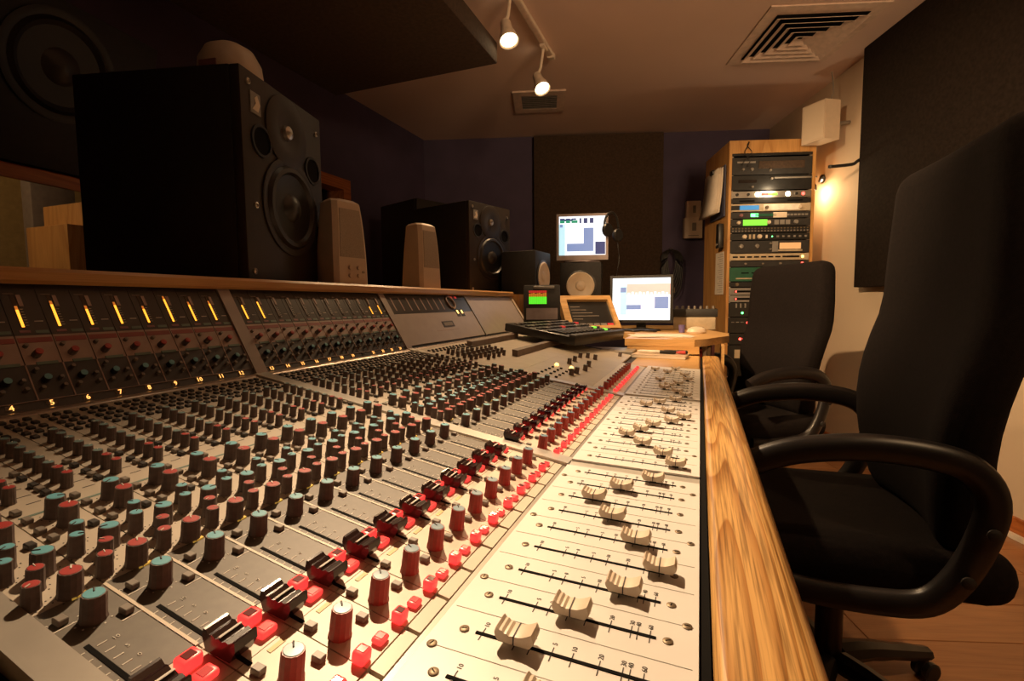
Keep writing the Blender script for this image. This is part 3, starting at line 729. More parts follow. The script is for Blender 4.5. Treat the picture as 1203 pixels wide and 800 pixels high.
bslab(MB(), .30, .415, y0+.255, y0+.335, .001, .003).build('counter_frame', M['brdark'], CON)
bslab(MB(), .325, .39, y0+.265, y0+.325, .0016, .001).build('counter_window', M['grey'], CON)
bslab(MB(), .24, .25, y0+.20, y0+.36, .0004, .0004).build('plate_print', M['brpink'], CON)
bslab(MB(), .05, .985, 1.80, 2.30, 0).build('blank_plate', M['master'], CON)
bslab(MB(), .03, .99, 1.787, 1.798, .003, .005).build('bridge_divider', M['trim'], CON)
bslab(MB(), .03, .99, 2.303, 2.328, .004, .006).build('bridge_divider', M['beige'], CON)
MB().bbox((-.93, 2.345, .85), (-.86, 2.50, 1.045)).build('bridge_end_panel', M['pine'], CON)

# ------------------------------------------------------------------ loudspeakers
AXX = Matrix.Rotation(pi/2, 4, 'Y')          # lathe axis -> +x
def driver(mbm, r, y, z, x=0, deep=.05, seg=36):
    T = Matrix.Translation((x, y, z)) @ AXX
    return mbm.lathe([(r*1.16, 0), (r*1.16, .005), (r*1.08, .007), (r*1.0, .004)], seg, M=T, close=False)
def studio_speaker(name, label, loc, rz, W=.345, H=.468, D=.41, group=None):
    s = thing(name, label, 'loudspeaker', loc, rz, group)        # local: baffle faces +x at x=0, base at z=0, cabinet behind
    MB().bev((-D/2-.012, 0, H/2), (D-.024, W, H), .004).build('cabinet', M['ash'], s)
    MB().bev((-.012, 0, H/2), (.024, W-.002, H-.002), .003).build('baffle', M['baffle'], s)
    wz, wy = .190, .010
    T = Matrix.Translation((0, wy, wz)) @ AXX
    MB().lathe([(.122, 0), (.122, .004), (.112, .006), (.104, .003)], 40, M=T, close=False).build('woofer_ring', M['baffle'], s)
    MB().lathe([(.104, .003), (.098, .011), (.088, .012), (.082, .004)], 40, M=T, close=False).build('woofer_surround', M['rubber'], s)
    MB().lathe([(.082, .004), (.060, -.0), (.036, .001)], 40, M=T, close=False).build('woofer_cone', M['cone'], s)
    MB().lathe([(.036, .001), (.028, .010), (.012, .015), (.0001, .016)], 30, M=T, close=False).build('dust_cap', M['rubber'], s)
    T = Matrix.Translation((0, .0, .375)) @ AXX
    MB().lathe([(.088, 0), (.088, .004), (.084, .006), (.045, .006), (.026, .002), (.018, .001)], 36, M=T, close=False).build('tweeter_plate', M['baffle'], s)
    MB().lathe([(.018, .001), (.016, .009), (.008, .013), (.0001, .014)], 24, M=T, close=False).build('tweeter_dome', M['steel'], s)
    for yy, zz in ((-.105, .322), (.118, .312)):
        T = Matrix.Translation((0, yy, zz)) @ AXX
        MB().lathe([(.037, .0), (.037, .004), (.031, .004)], 28, M=T, close=False).build('port_ring', M['blackm'], s)
        MB().lathe([(.0305, .0015), (.0001, .0015)], 28, M=T, close=False).build('port', M['gap'], s)
    lb = MB().bev((.001, -.122, .400), (.003, .036, .048), .001, 0, seg=1)
    lb.prism([(-.014, -.016), (.006, -.018), (.014, 0), (.004, .018), (-.006, .010), (-.001, 0)], 0, .0012, 1, Matrix.Translation((.0026, -.122, .400)) @ Matrix(((0, 0, 1, 0), (1, 0, 0, 0), (0, 1, 0, 0), (0, 0, 0, 1))))
    lb.build('badge', [M['greyp'], M['ivory']], s)
    sc = MB().lathe([(.007, 0), (.007, .003), (.004, .004), (.004, .002), (.0001, .002)], 12, M=AXX, close=False).mesh('screw', M['steel'])
    for yy, zz in ((-.145, .44), (.145, .42), (-.15, .02), (.15, .02), (-.135, .17), (.14, .17)): link(sc, 'screw', s, (0, yy, zz))
    return s
studio_speaker('studio_monitor', 'large black two-way monitor nearest the camera on the meter bridge', (-.985, .985, 1.0575), rad(14), group=None)
studio_speaker('studio_monitor', 'black two-way monitor at the far end beyond the second beige desktop speaker', (-1.06, 2.45, 1.0575), rad(-16))
sh = thing('speaker_shelf', 'dark shelf behind the console end carrying the far studio monitor', 'shelf', (-1.38, 2.575, 0))
MB().bev((0, 0, 1.044), (.88, .45, .026), .003, seg=1).build('shelf_board', M['blackm'], sh)
for dx in (-.38, .38): MB().bbox((dx-.02, -.2, .001), (dx+.02, .2, 1.0305)).build('upright', M['blackm'], sh)
def main_speaker(label, loc, rz, W, H, D):
    s = thing('main_monitor', label, 'loudspeaker', loc, rot=rz)
    MB().bev((-D/2-.012, 0, H/2), (D-.024, W, H), .005).build('cabinet', M['ash'], s)
    MB().bev((-.012, 0, H/2), (.024, W-.003, H-.003), .004).build('baffle', M['ash'], s)
    T = Matrix.Translation((0, W*.12, H*.62)) @ AXX
    MB().lathe([(.15, 0), (.15, .005), (.138, .007), (.128, .003)], 40, M=T, close=False).build('woofer_ring', M['cone'], s)
    MB().lathe([(.128, .003), (.118, .012), (.105, .003), (.05, .0005)], 40, M=T, close=False).build('woofer_cone', M['cone'], s)
    MB().lathe([(.05, .0005), (.03, .012), (.0001, .017)], 30, M=T, close=False).build('dust_cap', M['rubber'], s)
    for yy, zz, r in ((-W*.30, H*.27, .065), (W*.36, H*.17, .04)):
        T = Matrix.Translation((0, yy, zz)) @ AXX
        MB().lathe([(r*1.1, 0), (r*1.1, .003), (r, .003)], 28, M=T, close=False).build('port_ring', M['blackm'], s)
        MB().lathe([(r*.99, .0015), (.0001, .0015)], 28, M=T, close=False).build('port', M['gap'], s)
    return s
main_speaker('huge black main monitor high at the left edge above the window', (-1.78, .80, 1.400), (0, rad(15), rad(8)), .72, .47, .46)
main_speaker('tall black main monitor standing behind the far studio monitor', (-1.62, 3.0, 1.06), (0, 0, rad(-22)), .50, .62, .42)
sh = thing('wall_shelf', 'dark reddish wooden shelf tilted under the big main monitor', 'shelf', (-1.775, .80, 1.396), rot=(0, rad(15), rad(8)))
MB().bev((-.30, 0, -.022), (.60, 1.0, .040), .003, seg=1).build('shelf_board', M['frame'], sh)
st = thing('monitor_stand', 'dark stand under the tall main monitor behind the console', 'stand', (-1.80, 3.06, 0), rad(-22))
MB().bev((0, 0, 1.045), (.40, .36, .026), .003, seg=1).build('top_plate', M['blackm'], st)
MB().bbox((-.06, -.06, .03), (.06, .06, 1.031)).build('column', M['blackm'], st); MB().bev((0, 0, .015), (.40, .42, .028), .003, seg=1).build('base_plate', M['blackm'], st)
def dome():
    mb = MB().lathe([(.076, 0), (.078, .070), (.074, .105), (.058, .135), (.032, .150), (.0001, .155)], 28)
    return mb
wc = thing('domed_cap', 'off-white domed cap lying on top of the nearest black monitor', 'cap', (-1.165, .985, 1.5265), rad(120))
dome().build('crown', M['beige'], wc)
MB().bev((.09, 0, .006), (.06, .11, .008), .003).build('brim', M['beige'], wc)
MB().bev((.0, -.0775, .075), (.05, .004, .016), .001, seg=1).build('emblem', M['purple'], wc, rot=(0, 0, rad(-110)))

def pc_speaker(label, loc, rz, controls, ear=False):
    s = thing('desktop_speaker', label, 'loudspeaker', loc, rz, 'beige desktop speakers')
    s.scale = (1.12, 1.12, 1.10)
    # tapered, slightly swept body: front (local +x) with grille, base at z=0
    H = .215
    def sec(z):
        t = z/H; return (.052-.010*t*t, .100-.020*t-.012*t**3, .046-.006*t-.008*t**4)   # half width, depth, front offset
    zs = [0, .02, .05, .08, .11, .14, .17, .195, .208, H]; vs = []; fs = []
    for z in zs:
        hw, d, fo = sec(z); c_ = .010 if z < H else .016; x1 = fo; x0 = fo-d
        if z == H: hw -= .006; x1 -= .006; x0 += .006
        vs += [(x1, -hw+c_, z), (x1, hw-c_, z), (x1-c_, hw, z), (x0+c_, hw*.86, z), (x0, hw*.7, z), (x0, -hw*.7, z), (x0+c_, -hw*.86, z), (x1-c_, -hw, z)]
    for i in range(len(zs)-1):
        for k in range(8): k2 = (k+1) % 8; fs.append((i*8+k, i*8+k2, i*8+8+k2, i*8+8+k))
    fs += [list(range(8))[::-1], [(len(zs)-1)*8+k for k in range(8)]]
    MB().add(vs, fs).build('housing', M['beige'], s, ang=28)
    g = []; 
    for z in (.068, .10, .13, .16, .19):
        hw, d, fo = sec(z); g += [(fo-.002, -hw+.013, z), (fo+.0015, -hw+.014, z), (fo+.0015, hw-.014, z), (fo-.002, hw-.013, z)]
    gf = []
    for i in range(4):
        for k in range(3): gf.append((i*4+k, i*4+k+1, i*4+5+k, i*4+4+k))
    gf += [(3, 2, 1, 0), (16, 17, 18, 19)]
    MB().add(g, gf).build('grille', M['grille'], s)
    if controls:
        kk = MB().lathe([(.0055, 0), (.005, .006), (.0001, .0065)], 12, M=AXX).mesh('control_knob', M['beige'])
        for i in range(2):
            for j in range(2): link(kk, 'control_knob', s, (.0462, -.012+i*.026, .022+j*.020))
        MB().bev((.047, .030, .032), (.003, .008, .006), .001, seg=1).build('power_lamp', M['grille'], s)
    return s
pc_speaker('beige desktop speaker with little control knobs, beside the nearest black monitor', (-.965, 1.150, 1.0572), rad(-12), True)
pc_speaker('plain beige desktop speaker in front of the far black monitors', (-.975, 1.60, 1.0572), rad(-10), False)

def cone_speaker(label, loc, rz, W, H, D):
    s = thing('bookshelf_speaker', label, 'loudspeaker', loc, rz)      # baffle faces -y
    MB().bev((0, D/2, H/2), (W, D, H), .004).build('cabinet', M['ash'], s)
    T = Matrix.Translation((0, 0, H*.65)) @ Matrix.Rotation(pi/2, 4, 'X')
    MB().lathe([(.090, 0), (.090, .004), (.080, .006)], 36, M=T, close=False).build('woofer_ring', M['black'], s)
    MB().lathe([(.080, .006), (.074, .010), (.066, .006), (.030, .001)], 36, M=T, close=False).build('white_cone', M['ivory'], s)
    MB().lathe([(.030, .001), (.022, .009), (.0001, .013)], 24, M=T, close=False).build('dust_cap', M['ivory'], s)
    T = Matrix.Translation((.02, 0, H*.22)) @ Matrix.Rotation(pi/2, 4, 'X')
    MB().lathe([(.040, 0), (.040, .003), (.018, .003), (.012, .008), (.0001, .011)], 24, M=T, close=False).build('tweeter', M['cone'], s)
    return s
TZ = .845
cone_speaker('black bookshelf speaker with white cone, seen edge-on at the bridge end', (-.80, 2.56, TZ+.046), rad(85), .215, .385, .20)
rs = tag(MB().bev((0, 0, .022), (.24, .26, .044), .003, seg=1).build('speaker_riser', M['blackm'], loc=(-.90, 2.58, TZ+.0008), rot=(0, 0, rad(80))), 'low black block under the edge-on white-coned speaker', 'riser')
cone_speaker('black bookshelf speaker with white cone below the upper screen', (-.645, 2.78, TZ+.001), rad(8), .235, .385, .20)

# ------------------------------------------------------------------ desk behind the console end
dk = thing('side_desk', 'light wooden desk with curved front joined to the far end of the console', 'desk')
dpoly = [(-.97, 2.53), (-.30, 2.53), (-.30, 2.13), (-.02, 2.135), (.03, 2.19), (.07, 2.30), (.125, 2.42), (.13, 2.60), (-.10, 3.40), (-.97, 3.30)]
MB().prism(dpoly, .815, TZ).build('desk_top', M['desk'], dk)
MB().bbox((-.29, 2.135, .785), (.0, 2.155, .8148)).build('fascia', M['desk'], dk)
for x, y in ((-.9, 3.2), (-.15, 3.2), (-.9, 2.6), (-.30, 2.60)): MB().bbox((x-.03, y-.03, .001), (x+.03, y+.03, .8145)).build('leg', M['desk'], dk)
lw = tag(MB().bev((-.115, 1.93, .765), (.235, .395, .03), .003, seg=1).build('wooden_ledge', M['desk']), 'flat wooden ledge at the end of the white fader panels', 'ledge')
lw2 = tag(MB().bev((-.385, 2.10, .792), (.27, .17, .02), .003, seg=1, M=Matrix.Identity(4)).build('grey_plinth', M['trim']), 'grey metal plinth between the console end and the desk', 'plinth')

# control surface
cs = thing('control_surface', 'flat black remote controller with rows of buttons lying on the console end', 'controller', (-.535, 2.03, zp(-.535)+.030), rot=(0, TILT, rad(-17)))
MB().bev((0, 0, .017), (.34, .42, .034), .006).build('body', M['black'], cs)
MB().bev((.155, 0, .036), (.030, .42, .012), .004).build('front_lip', M['blackm'], cs)
fm = MB().bev((0, 0, 0), (.075, .012, .008), .001, seg=1).mesh('fader_strip', M['btnd'])
for i in range(9): link(fm, 'fader_strip', cs, (.075, -.18+i*.030, .037))
km = MB().bev((0, 0, 0), (.018, .020, .007), .001, seg=1)
KM = {k: km.mesh('key', M[k]) for k in ('btn', 'btnd', 'led_lime', 'redlow', 'greyp')}
for i in range(14):
    for j in range(5):
        if j == 0 and i < 9: continue
        k = 'led_lime' if (i, j) in ((12, 1), (12, 0)) else 'redlow' if (i, j) in ((6, 2), (13, 3)) else 'greyp' if (i+j) % 4 == 0 else 'btnd'
        link(KM[k], 'key', cs, (.10-j*.055, -.19+i*.029, .0365))
# meter display
md = thing('meter_display', 'small black display with green and red level bars on the console end', 'display', (-.705, 2.235, .870), rad(18))
MB().bev((0, 0, .125), (.175, .022, .185), .004, M=Matrix.Rotation(rad(-9), 4, 'X')).build('housing', M['blackm'], md)
MB().bbox((-.055, -.025, -.022), (.055, .035, .035)).build('foot', M['black'], md)
mb = MB(); F = Matrix.Rotation(rad(-9), 4, 'X')
for k in range(9):
    x = -.062+k*.0095; h = .052+.006*((k*5) % 4)
    mb.bbox((x, -.0125, .125), (x+.0088, -.0114, .160), 0, F); mb.bbox((x, -.0125, .1605), (x+.0085, -.0114, .175+.002*(k % 3)), 1, F); mb.bbox((x, -.0125, .179), (x+.0088, -.0114, .190+.003*((k*3) % 3)), 2, F)
mb.build('level_bars', [M['mgreen'], M['mamber'], M['mred']], md)
MB().bbox((-.075, -.0122, .05), (.075, -.0111, .105), M=F).build('lower_cover', M['silver'], md)
MB().bev((.01, -.012, .206), (.10, .004, .012), .001, seg=1, M=F).build('display_label', M['greyp'], md)
# wood framed patch screen
wf = thing('framed_screen', 'dark screen in a sloping light wooden frame behind the black controller', 'screen', (-.495, 2.43, .86), rad(30))
F = Matrix.Rotation(rad(-46), 4, 'X')
mb = MB()
for (x0, x1, y0, y1) in ((-.14, -.105, 0, .235), (.118, .14, 0, .235), (-.105, .118, .205, .235), (-.105, .118, 0, .018)): mb.bbox((x0, -.02, y0), (x1, .03, y1), 0, F)
mb.build('frame', M['desk'], wf)
MB().bbox((-.104, -.004, .019), (.117, .02, .204), M=F).build('screen_face', M['black'], wf)
for k in range(6): MB().bbox((-.10+k*.036, -.010, .024), (-.07+k*.036, -.0045, .042), M=F).build('frame_button', M[('btn', 'led_a', 'btn', 'greyp', 'led_g', 'redlow')[k]] if k in (0, 2, 3, 5) else M['greyp'], wf)
mb = MB()
for k in range(5): mb.bbox((-.09, -.0055, .075+k*.022), (-.09+.05+.03*((k*7) % 4), -.0042, .078+k*.022), 0, F)
mb.build('screen_text', M['scribble'], wf, kind='stuff')

# computer screens
def lcd(label, loc, rz, W, H, bez, art, tilt=0, base=None, bm='blackm', low=0):
    s = thing('computer_monitor', label, 'computer monitor', loc, rz)       # faces -y, panel's lower edge at z=0
    T = Matrix.Rotation(rad(-tilt), 4, 'X'); b = .014
    MB().bev((0, .018, H/2), (W+2*b, .036, H+2*b), .004, M=T).build('housing', M['black'], s)
    mb = MB()
    for (x0, x1, z0, z1) in ((-W/2-b, W/2+b, H, H+b), (-W/2-b, W/2+b, -b-low, 0), (-W/2-b, -W/2, 0, H), (W/2, W/2+b, 0, H)): mb.bbox((x0, -.005, z0), (x1, .002, z1), 0, T)
    mb.build('bezel', M[bez], s)
    mats = list(dict.fromkeys(a[4] for a in art)); mb = MB()
    for i, (x0, x1, z0, z1, m_) in enumerate(art):
        h = -.0012-.0001*i
        vs = [(-W/2+x0*W, h, z0*H), (-W/2+x1*W, h, z0*H), (-W/2+x1*W, h, z1*H), (-W/2+x0*W, h, z1*H)]
        mb.add(vs, [(0, 1, 2, 3)], mats.index(m_), T)
    mb.build('screen', [M[a] for a in mats], s)
    zb = base
    MB().bev((0, .045, (zb+.03)/2+.02), (.05, .02, -zb+.06), .003, seg=1).build('stand_neck', M[bm], s)
    MB().lathe([(.0001, zb), (.085, zb), (.085, zb+.006), (.03, zb+.014), (.0001, zb+.014)], 28, M=Matrix.Translation((0, .04, 0)) @ Matrix.Diagonal((1.2, .8, 1, 1))).build('stand_base', M[bm], s)
    return s
art1 = [(0, 1, 0, 1, 'screenw'), (0, .13, 0, .80, 'screencyan'), (.02, .30, .88, .93, 'screennavy'), (.02, .12, .83, .90, 'screengreen'), (.15, .24, .83, .90, 'screengreen'), (.27, .40, .83, .90, 'screengreen'),
        (.02, .12, .91, .95, 'screennavy'), (.15, .24, .91, .95, 'screennavy'), (.27, .37, .91, .95, 'screennavy'), (.44, .48, .82, .95, 'screennavy'), (.53, .61, .82, .95, 'screennavy'), (.66, .74, .82, .95, 'screennavy'), (.02, .08, .72, .80, 'screenblue'),
        (.17, .74, .10, .30, 'screenblue'), (.53, .74, .10, .70, 'screenblue'), (.78, .99, .02, .34, 'screennavy')]
lcd('silver-framed computer screen above the white-coned speaker, headphones hung on its corner', (-.640, 2.80, 1.272), rad(14), .265, .222, 'silver', art1, 2, -.0385, 'silver', .014)
art2 = [(0, 1, 0, 1, 'screenw'), (.14, .25, .12, .80, 'screencyan'), (.25, 1, .70, .86, 'screenpink'), (.25, 1, .60, .70, 'screenpink'), (.25, .50, .25, .36, 'screenblue'), (.50, .74, .25, .58, 'screenlilac'), (.74, .97, .27, .55, 'screenblue'), (.14, .24, .66, .78, 'screenblue')]
for k in range(11): art2.append((.27+k*.065, .31+k*.065, .60, .65+.02*(k % 2), 'screenw'))
lcd('bright computer screen standing on the wooden desk', (-.298, 2.70, .905), rad(2), .300, .225, 'black', art2, 4, -.0585)

# headphones hooked on the upper screen
hp = thing('headphones', 'black headphones hanging over the right corner of the upper screen', 'headphones', (-.490, 2.80, 1.405), rad(20))
hp.scale = (.72, .72, .8)
MB().tube([(-.02, .02, -.02), (-.03, .015, .05), (-.01, .01, .105), (.03, .02, .125), (.07, .05, .10), (.09, .07, .03), (.085, .06, -.03)], .009, 8, smooth=4).build('headband', M['black'], hp)
for c, r in (((-.012, -.016, 0), 1), ((.08, .05, -.03), 1)):
    T = Matrix.Translation(c) @ Matrix.Rotation(pi/2, 4, 'X') @ Matrix.Rotation(.5, 4, 'Y')
    MB().lathe([(.036, -.012), (.046, -.008), (.046, .010), (.040, .020), (.024, .022), (.0001, .018)], 24, M=T).build('ear_cup', M['black'], hp)
MB().tube([(.08, .05, -.07), (.09, .03, -.2), (.07, .03, -.34), (.09, .05, -.5)], .003, 6, smooth=4).build('cable', M['black'], hp)

# desk clutter
nz = .7805
nb_ = thing('notebook', 'thin notebook lying on the wooden ledge', 'notebook', (-.145, 2.02, nz), rad(-6))
MB().bev((0, 0, .006), (.205, .10, .012), .001, seg=1).build('pages', M['paper'], nb_); MB().bev((0, 0, .013), (.208, .103, .0015), .0005, seg=1).build('cover', M['beige'], nb_)
def pen(name, label, loc, rz, L, body, cap):
    s = thing(name, label, 'pen', loc, rz); X = Matrix.Rotation(pi/2, 4, 'Y')
    MB().lathe([(.003, 0), (.006, .012), (.0065, L*.6), (.0001, L*.6)], 10, M=X).build('barrel', M[body], s)
    MB().lathe([(.0072, L*.6), (.0072, L*.97), (.005, L)], 10, M=X).build('cap', M[cap], s)
pen('marker_pen', 'black marker with white middle lying across the notebook', (-.235, 2.03, nz+.0222), rad(-8), .15, 'white_trim', 'black')
pen('marker_pen', 'second dark marker behind it on the notebook', (-.14, 2.052, nz+.0222), rad(-14), .10, 'black', 'black')
pen('red_pencil', 'short red pencil at the right end of the notebook', (-.085, 2.008, nz+.0222), rad(6), .035, 'redbook', 'redbook')
ps = thing('paper_sheets', 'loose white sheets lying on the wooden desk edge', 'paper', (-.17, 2.33, TZ+.0005), rad(6))
for k in range(3): MB().bbox((-.13, -.09, k*.0012), (.13, .09, k*.0012+.0009), M=Matrix.Rotation(k*.16, 4, 'Z')).build('sheet', M['paper'], ps)
def blob(label, loc):
    s = thing('computer_mouse', label, 'mouse', loc, rad(20))
    MB().lathe([(.028, 0), (.032, .008), (.028, .022), (.016, .031), (.0001, .034)], 22, M=Matrix.Diagonal((1.5, 1, 1, 1))).build('shell', M['ivory'], s)
    MB().bbox((.02, -.002, .028), (.036, .002, .0295)).build('wheel', M['btn'], s)
blob('pale rounded mouse on the right side of the wooden desk', (-.015, 2.56, TZ+.0005))
tag(MB().lathe([(.0001, 0), (.014, 0), (.016, .038), (.013, .038), (.011, .004), (.0001, .004)], 18).build('purple_cup', mat('purple_glaze', (.16, .13, .32), .3), loc=(-.085, 2.62, TZ+.0005)), 'tiny purple cup beside the pale mouse', 'cup')
tag(MB().bev((0, 0, .035), (.22, .16, .07), .004).build('beige_box', M['beigep'], loc=(-.030, 2.98, TZ+.0008)), 'beige equipment box under the small mixer', 'box')
mx = thing('small_mixer', 'small black mixer with knobs on top of the beige box', 'mixer', (-.030, 2.98, TZ+.0712), 0)
MB().bev((0, 0, .022), (.24, .17, .044), .005).build('body', M['blackm'], mx)
kk = MB().lathe([(.007, 0), (.006, .016), (.0001, .017)], 10).mesh('mixer_knob', M['btn'])
for i in range(7):
    for j in range(3): link(kk, 'mixer_knob', mx, (-.095+i*.032, -.055+j*.045, .0435))
tag(MB().tube([(-.03, 0, .004), (.0, .02, .006), (.04, .0, .004), (.08, .03, .005), (.12, -.01, .006), (.15, .02, .004)], .006, 8, smooth=5).build('black_cable', M['black'], loc=(-.36, 2.60, TZ+.003)), 'black cable bunched in front of the desk screen', 'cable')
for k, (m_, h) in enumerate((('redbook', .150), ('redbook', .145), ('paper', .165), ('beigep', .155), ('purple', .165))):
    o = MB().bev((0, 0, h/2), (.014, .11, h), .001, seg=1).build('book', M[m_], loc=(-.012+k*.0165, 2.315, .6508))
    tag(o, ['red-spined book at the left end under the desk corner', 'second red-spined book under the desk corner', 'pale tall book in the middle under the desk corner', 'tan book near the right end under the desk corner', 'mauve book at the right end under the desk corner'][k], 'book', 'books under the desk corner')
bs = thing('book_shelf', 'small shelf under the desk corner holding five books', 'shelf', (.045, 2.32, 0))
MB().bbox((-.075, -.08, .635), (.055, .10, .650)).build('shelf_board', M['desk'], bs)
for dx in (-.0755, .0425): MB().bbox((dx, -.08, .6505), (dx+.012, .10, .8145)).build('side_board', M['desk'], bs)

# ------------------------------------------------------------------ equipment rack
RF = Vector((.165, 3.715, 0)); rr = math.atan2(.165, .545)
RKW, RKD, RKH = .565, .50, 2.085
rk = thing('equipment_rack', 'tall light wooden equipment rack in the corner by the cream wall', 'rack', RF, rr)      # local x across the front, y into the depth
MB().bbox((0, 0, .06), (.018, RKD, RKH)).build('side_panel', M['pine'], rk); MB().bbox((RKW-.018, 0, .06), (RKW, RKD, RKH)).build('side_panel', M['pine'], rk)
MB().bbox((.0182, .0, RKH-.085), (RKW-.0182, .02, RKH)).build('top_fascia', M['pine'], rk)
MB().bbox((.0182, .0205, RKH-.02), (RKW-.0182, RKD, RKH)).build('top_panel', M['pine'], rk)
MB().bbox((.0182, RKD-.012, .06), (RKW-.0182, RKD, RKH-.0205)).build('back_panel', M['gap'], rk)
MB().bbox((-.005, -.005, .001), (RKW+.005, RKD, .0595)).build('plinth', M['pine'], rk)
MB().bbox((.0182, .02, .0605), (RKW-.0182, RKD-.0125, .075)).build('bottom_panel', M['pine'], rk)
for x in (.019, RKW-.034):
    MB().bbox((x, .014, .08), (x+.015, .020, RKH-.09)).build('mounting_rail', M['steel'], rk)
mb = MB()
for x in (.0265, RKW-.0265):
    for k in range(58): mb.lathe([(.0030, 0), (.0030, .002)], 6, M=Matrix.Translation((x, .0135, .10+k*.032)) @ Matrix.Rotation(pi/2, 4, 'X'))
mb.build('rail_screws', M['steel'], rk, kind='stuff')
def vz(v): return RKH-(v-165)*.00585
def rack_unit(label, v0, v1, front, bits, name='rack_unit'):
    z1, z0 = vz(v0)-.001, vz(v1)+.001; h = z1-z0; W = RKW-.040
    o = thing(name, label, 'rack unit', RF+Matrix.Rotation(rr, 3, 'Z') @ Vector((.020, 0, z0)), rr)
    MB().bev((W/2, .0085, h/2), (W, .009, h), .001, seg=1).build('front_panel', M[front], o)
    MB().bbox((.012, .0205, .002), (W-.012, .30, h-.002)).build('chassis', M['gap'], o)
    for kind, x, z, sx, sz, m_ in bits:
        X, Z = x*W, z*h
        if kind == 'knob':
            MB().lathe([(sx, 0), (sx*.85, .012), (.0001, .0125)], 14, M=Matrix.Translation((X, .0038, Z)) @ Matrix.Rotation(pi/2, 4, 'X')).build('knob', M[m_], o)
        elif kind == 'led':
            MB().lathe([(sx, 0), (sx*.7, .003), (.0001, .0035)], 10, M=Matrix.Translation((X, .0038, Z)) @ Matrix.Rotation(pi/2, 4, 'X')).build('indicator_led', M[m_], o)
        else:
            MB().bev((X, .003, Z), (sx, .003, sz), .0006, seg=1).build(kind, M[m_], o)
    return o
def row(kind, x0, x1, k, z, sx, sz, m_): return [(kind, x0+(x1-x0)*i/max(k-1, 1), z, sx, sz, m_) for i in range(k)]
rack_unit('black slotted vent panel at the very top of the rack', 182.5-7, 182.5, 'black', row('slot', .1, .9, 8, .5, .035, .008, 'gap'))
rack_unit('tall dark unit with pale label below the top vent panel', 184, 204, 'blackm', [('label_plate', .18, .72, .12, .012, 'greyp'), ('knob', .14, .30, .009, 0, 'btn'), ('knob', .25, .30, .012, 0, 'steel'), ('knob', .48, .22, .008, 0, 'btn'), ('dark_window', .62, .55, .30, .05, 'cloth2')])
rack_unit('dark unit with one long pale strip, directly above the brightly lit unit', 204.5, 221.5, 'black', [('label_plate', .80, .80, .28, .010, 'greyp'), ('knob', .26, .2, .008, 0, 'btn'), ('knob', .5, .75, .008, 0, 'btn'), ('dark_window', .2, .6, .12, .02, 'cloth')])
rack_unit('silver unit glowing under two small white lamps', 222.5, 230.5, 'steel', [('knob', .07, .5, .010, 0, 'black'), ('knob', .21, .5, .010, 0, 'black'), ('led', .33, .5, .017, 0, 'bulb'), ('meter', .43, .5, .05, .018, 'mred'), ('meter', .52, .5, .06, .014, 'led_lime'), ('led', .71, .5, .017, 0, 'bulb'), ('knob', .81, .5, .009, 0, 'black'), ('led', .90, .5, .011, 0, 'led_r')])
rack_unit('black blank panel below the brightly lit unit', 231, 236.5, 'black', row('slot', .2, .8, 2, .5, .10, .01, 'gap'))
rack_unit('pale unit with a blue display', 237, 246, 'beigep', [('display', .23, .5, .13, .030, 'led_b'), ('label_plate', .64, .5, .24, .040, 'white_trim'), ('knob', .45, .5, .012, 0, 'brass'), ('knob', .86, .5, .012, 0, 'ivory'), ('dark_window', .06, .5, .06, .03, 'black')])
rack_unit('dark unit with small green figures and a cream square', 246.5, 254, 'blackm', [('knob', .13, .5, .012, 0, 'purple'), ('display', .30, .5, .05, .022, 'led_g'), ('display', .44, .5, .14, .018, 'greenp'), ('label_plate', .62, .5, .09, .036, 'ivory')]+row('slot', .72, .95, 6, .5, .018, .012, 'greyp'))
rack_unit('unit with a bright lime green display', 254.5, 262.8, 'blackm', [('display', .31, .5, .16, .040, 'led_lime'), ('knob', .10, .5, .012, 0, 'ivory'), ('knob', .48, .5, .014, 0, 'ivory')]+row('key', .58, .72, 3, .5, .03, .03, 'greyp')+[('knob', .82, .5, .015, 0, 'greyp')])
rack_unit('patch panel with a row of little brass sockets', 263.2, 270.5, 'black', row('socket', .03, .97, 24, .7, .010, .009, 'brass')+row('socket', .03, .97, 24, .28, .010, .009, 'grey'), 'patch_panel')
rack_unit('black unit with two tan knobs and a green spot', 271, 279, 'black', [('knob', .18, .5, .015, 0, 'ivory'), ('key', .25, .5, .014, .03, 'beigep'), ('key', .30, .5, .014, .03, 'beigep'), ('knob', .37, .5, .016, 0, 'ivory'), ('key', .46, .5, .012, .022, 'paper'), ('led', .53, .5, .005, 0, 'led_g')]+row('slot', .6, .95, 6, .5, .015, .012, 'greyp'))
rack_unit('dark unit with silver knobs and an orange-lit level dial', 279.5, 294, 'blackm', [('knob', .14, .55, .016, 0, 'steel'), ('knob', .34, .55, .016, 0, 'steel'), ('knob', .51, .75, .008, 0, 'steel'), ('knob', .51, .3, .008, 0, 'steel'), ('label_plate', .57, .5, .04, .07, 'greyp'), ('dial', .76, .55, .14, .042, 'vu'), ('bezel', .76, .18, .16, .012, 'beigep')])
rack_unit('beige unit with eight dark slots and an orange lamp', 294.5, 302.5, 'beigep', row('slot', .07, .70, 8, .5, .034, .010, 'gap')+[('slot', .80, .5, .08, .012, 'gap'), ('led', .92, .5, .010, 0, 'led_a')])
rack_unit('black unit with one bright red lamp at its right end', 303, 310, 'blackm', [('knob', .2, .5, .008, 0, 'btn'), ('knob', .42, .5, .006, 0, 'btn'), ('knob', .64, .5, .008, 0, 'btn'), ('led', .92, .5, .010, 0, 'led_r')])
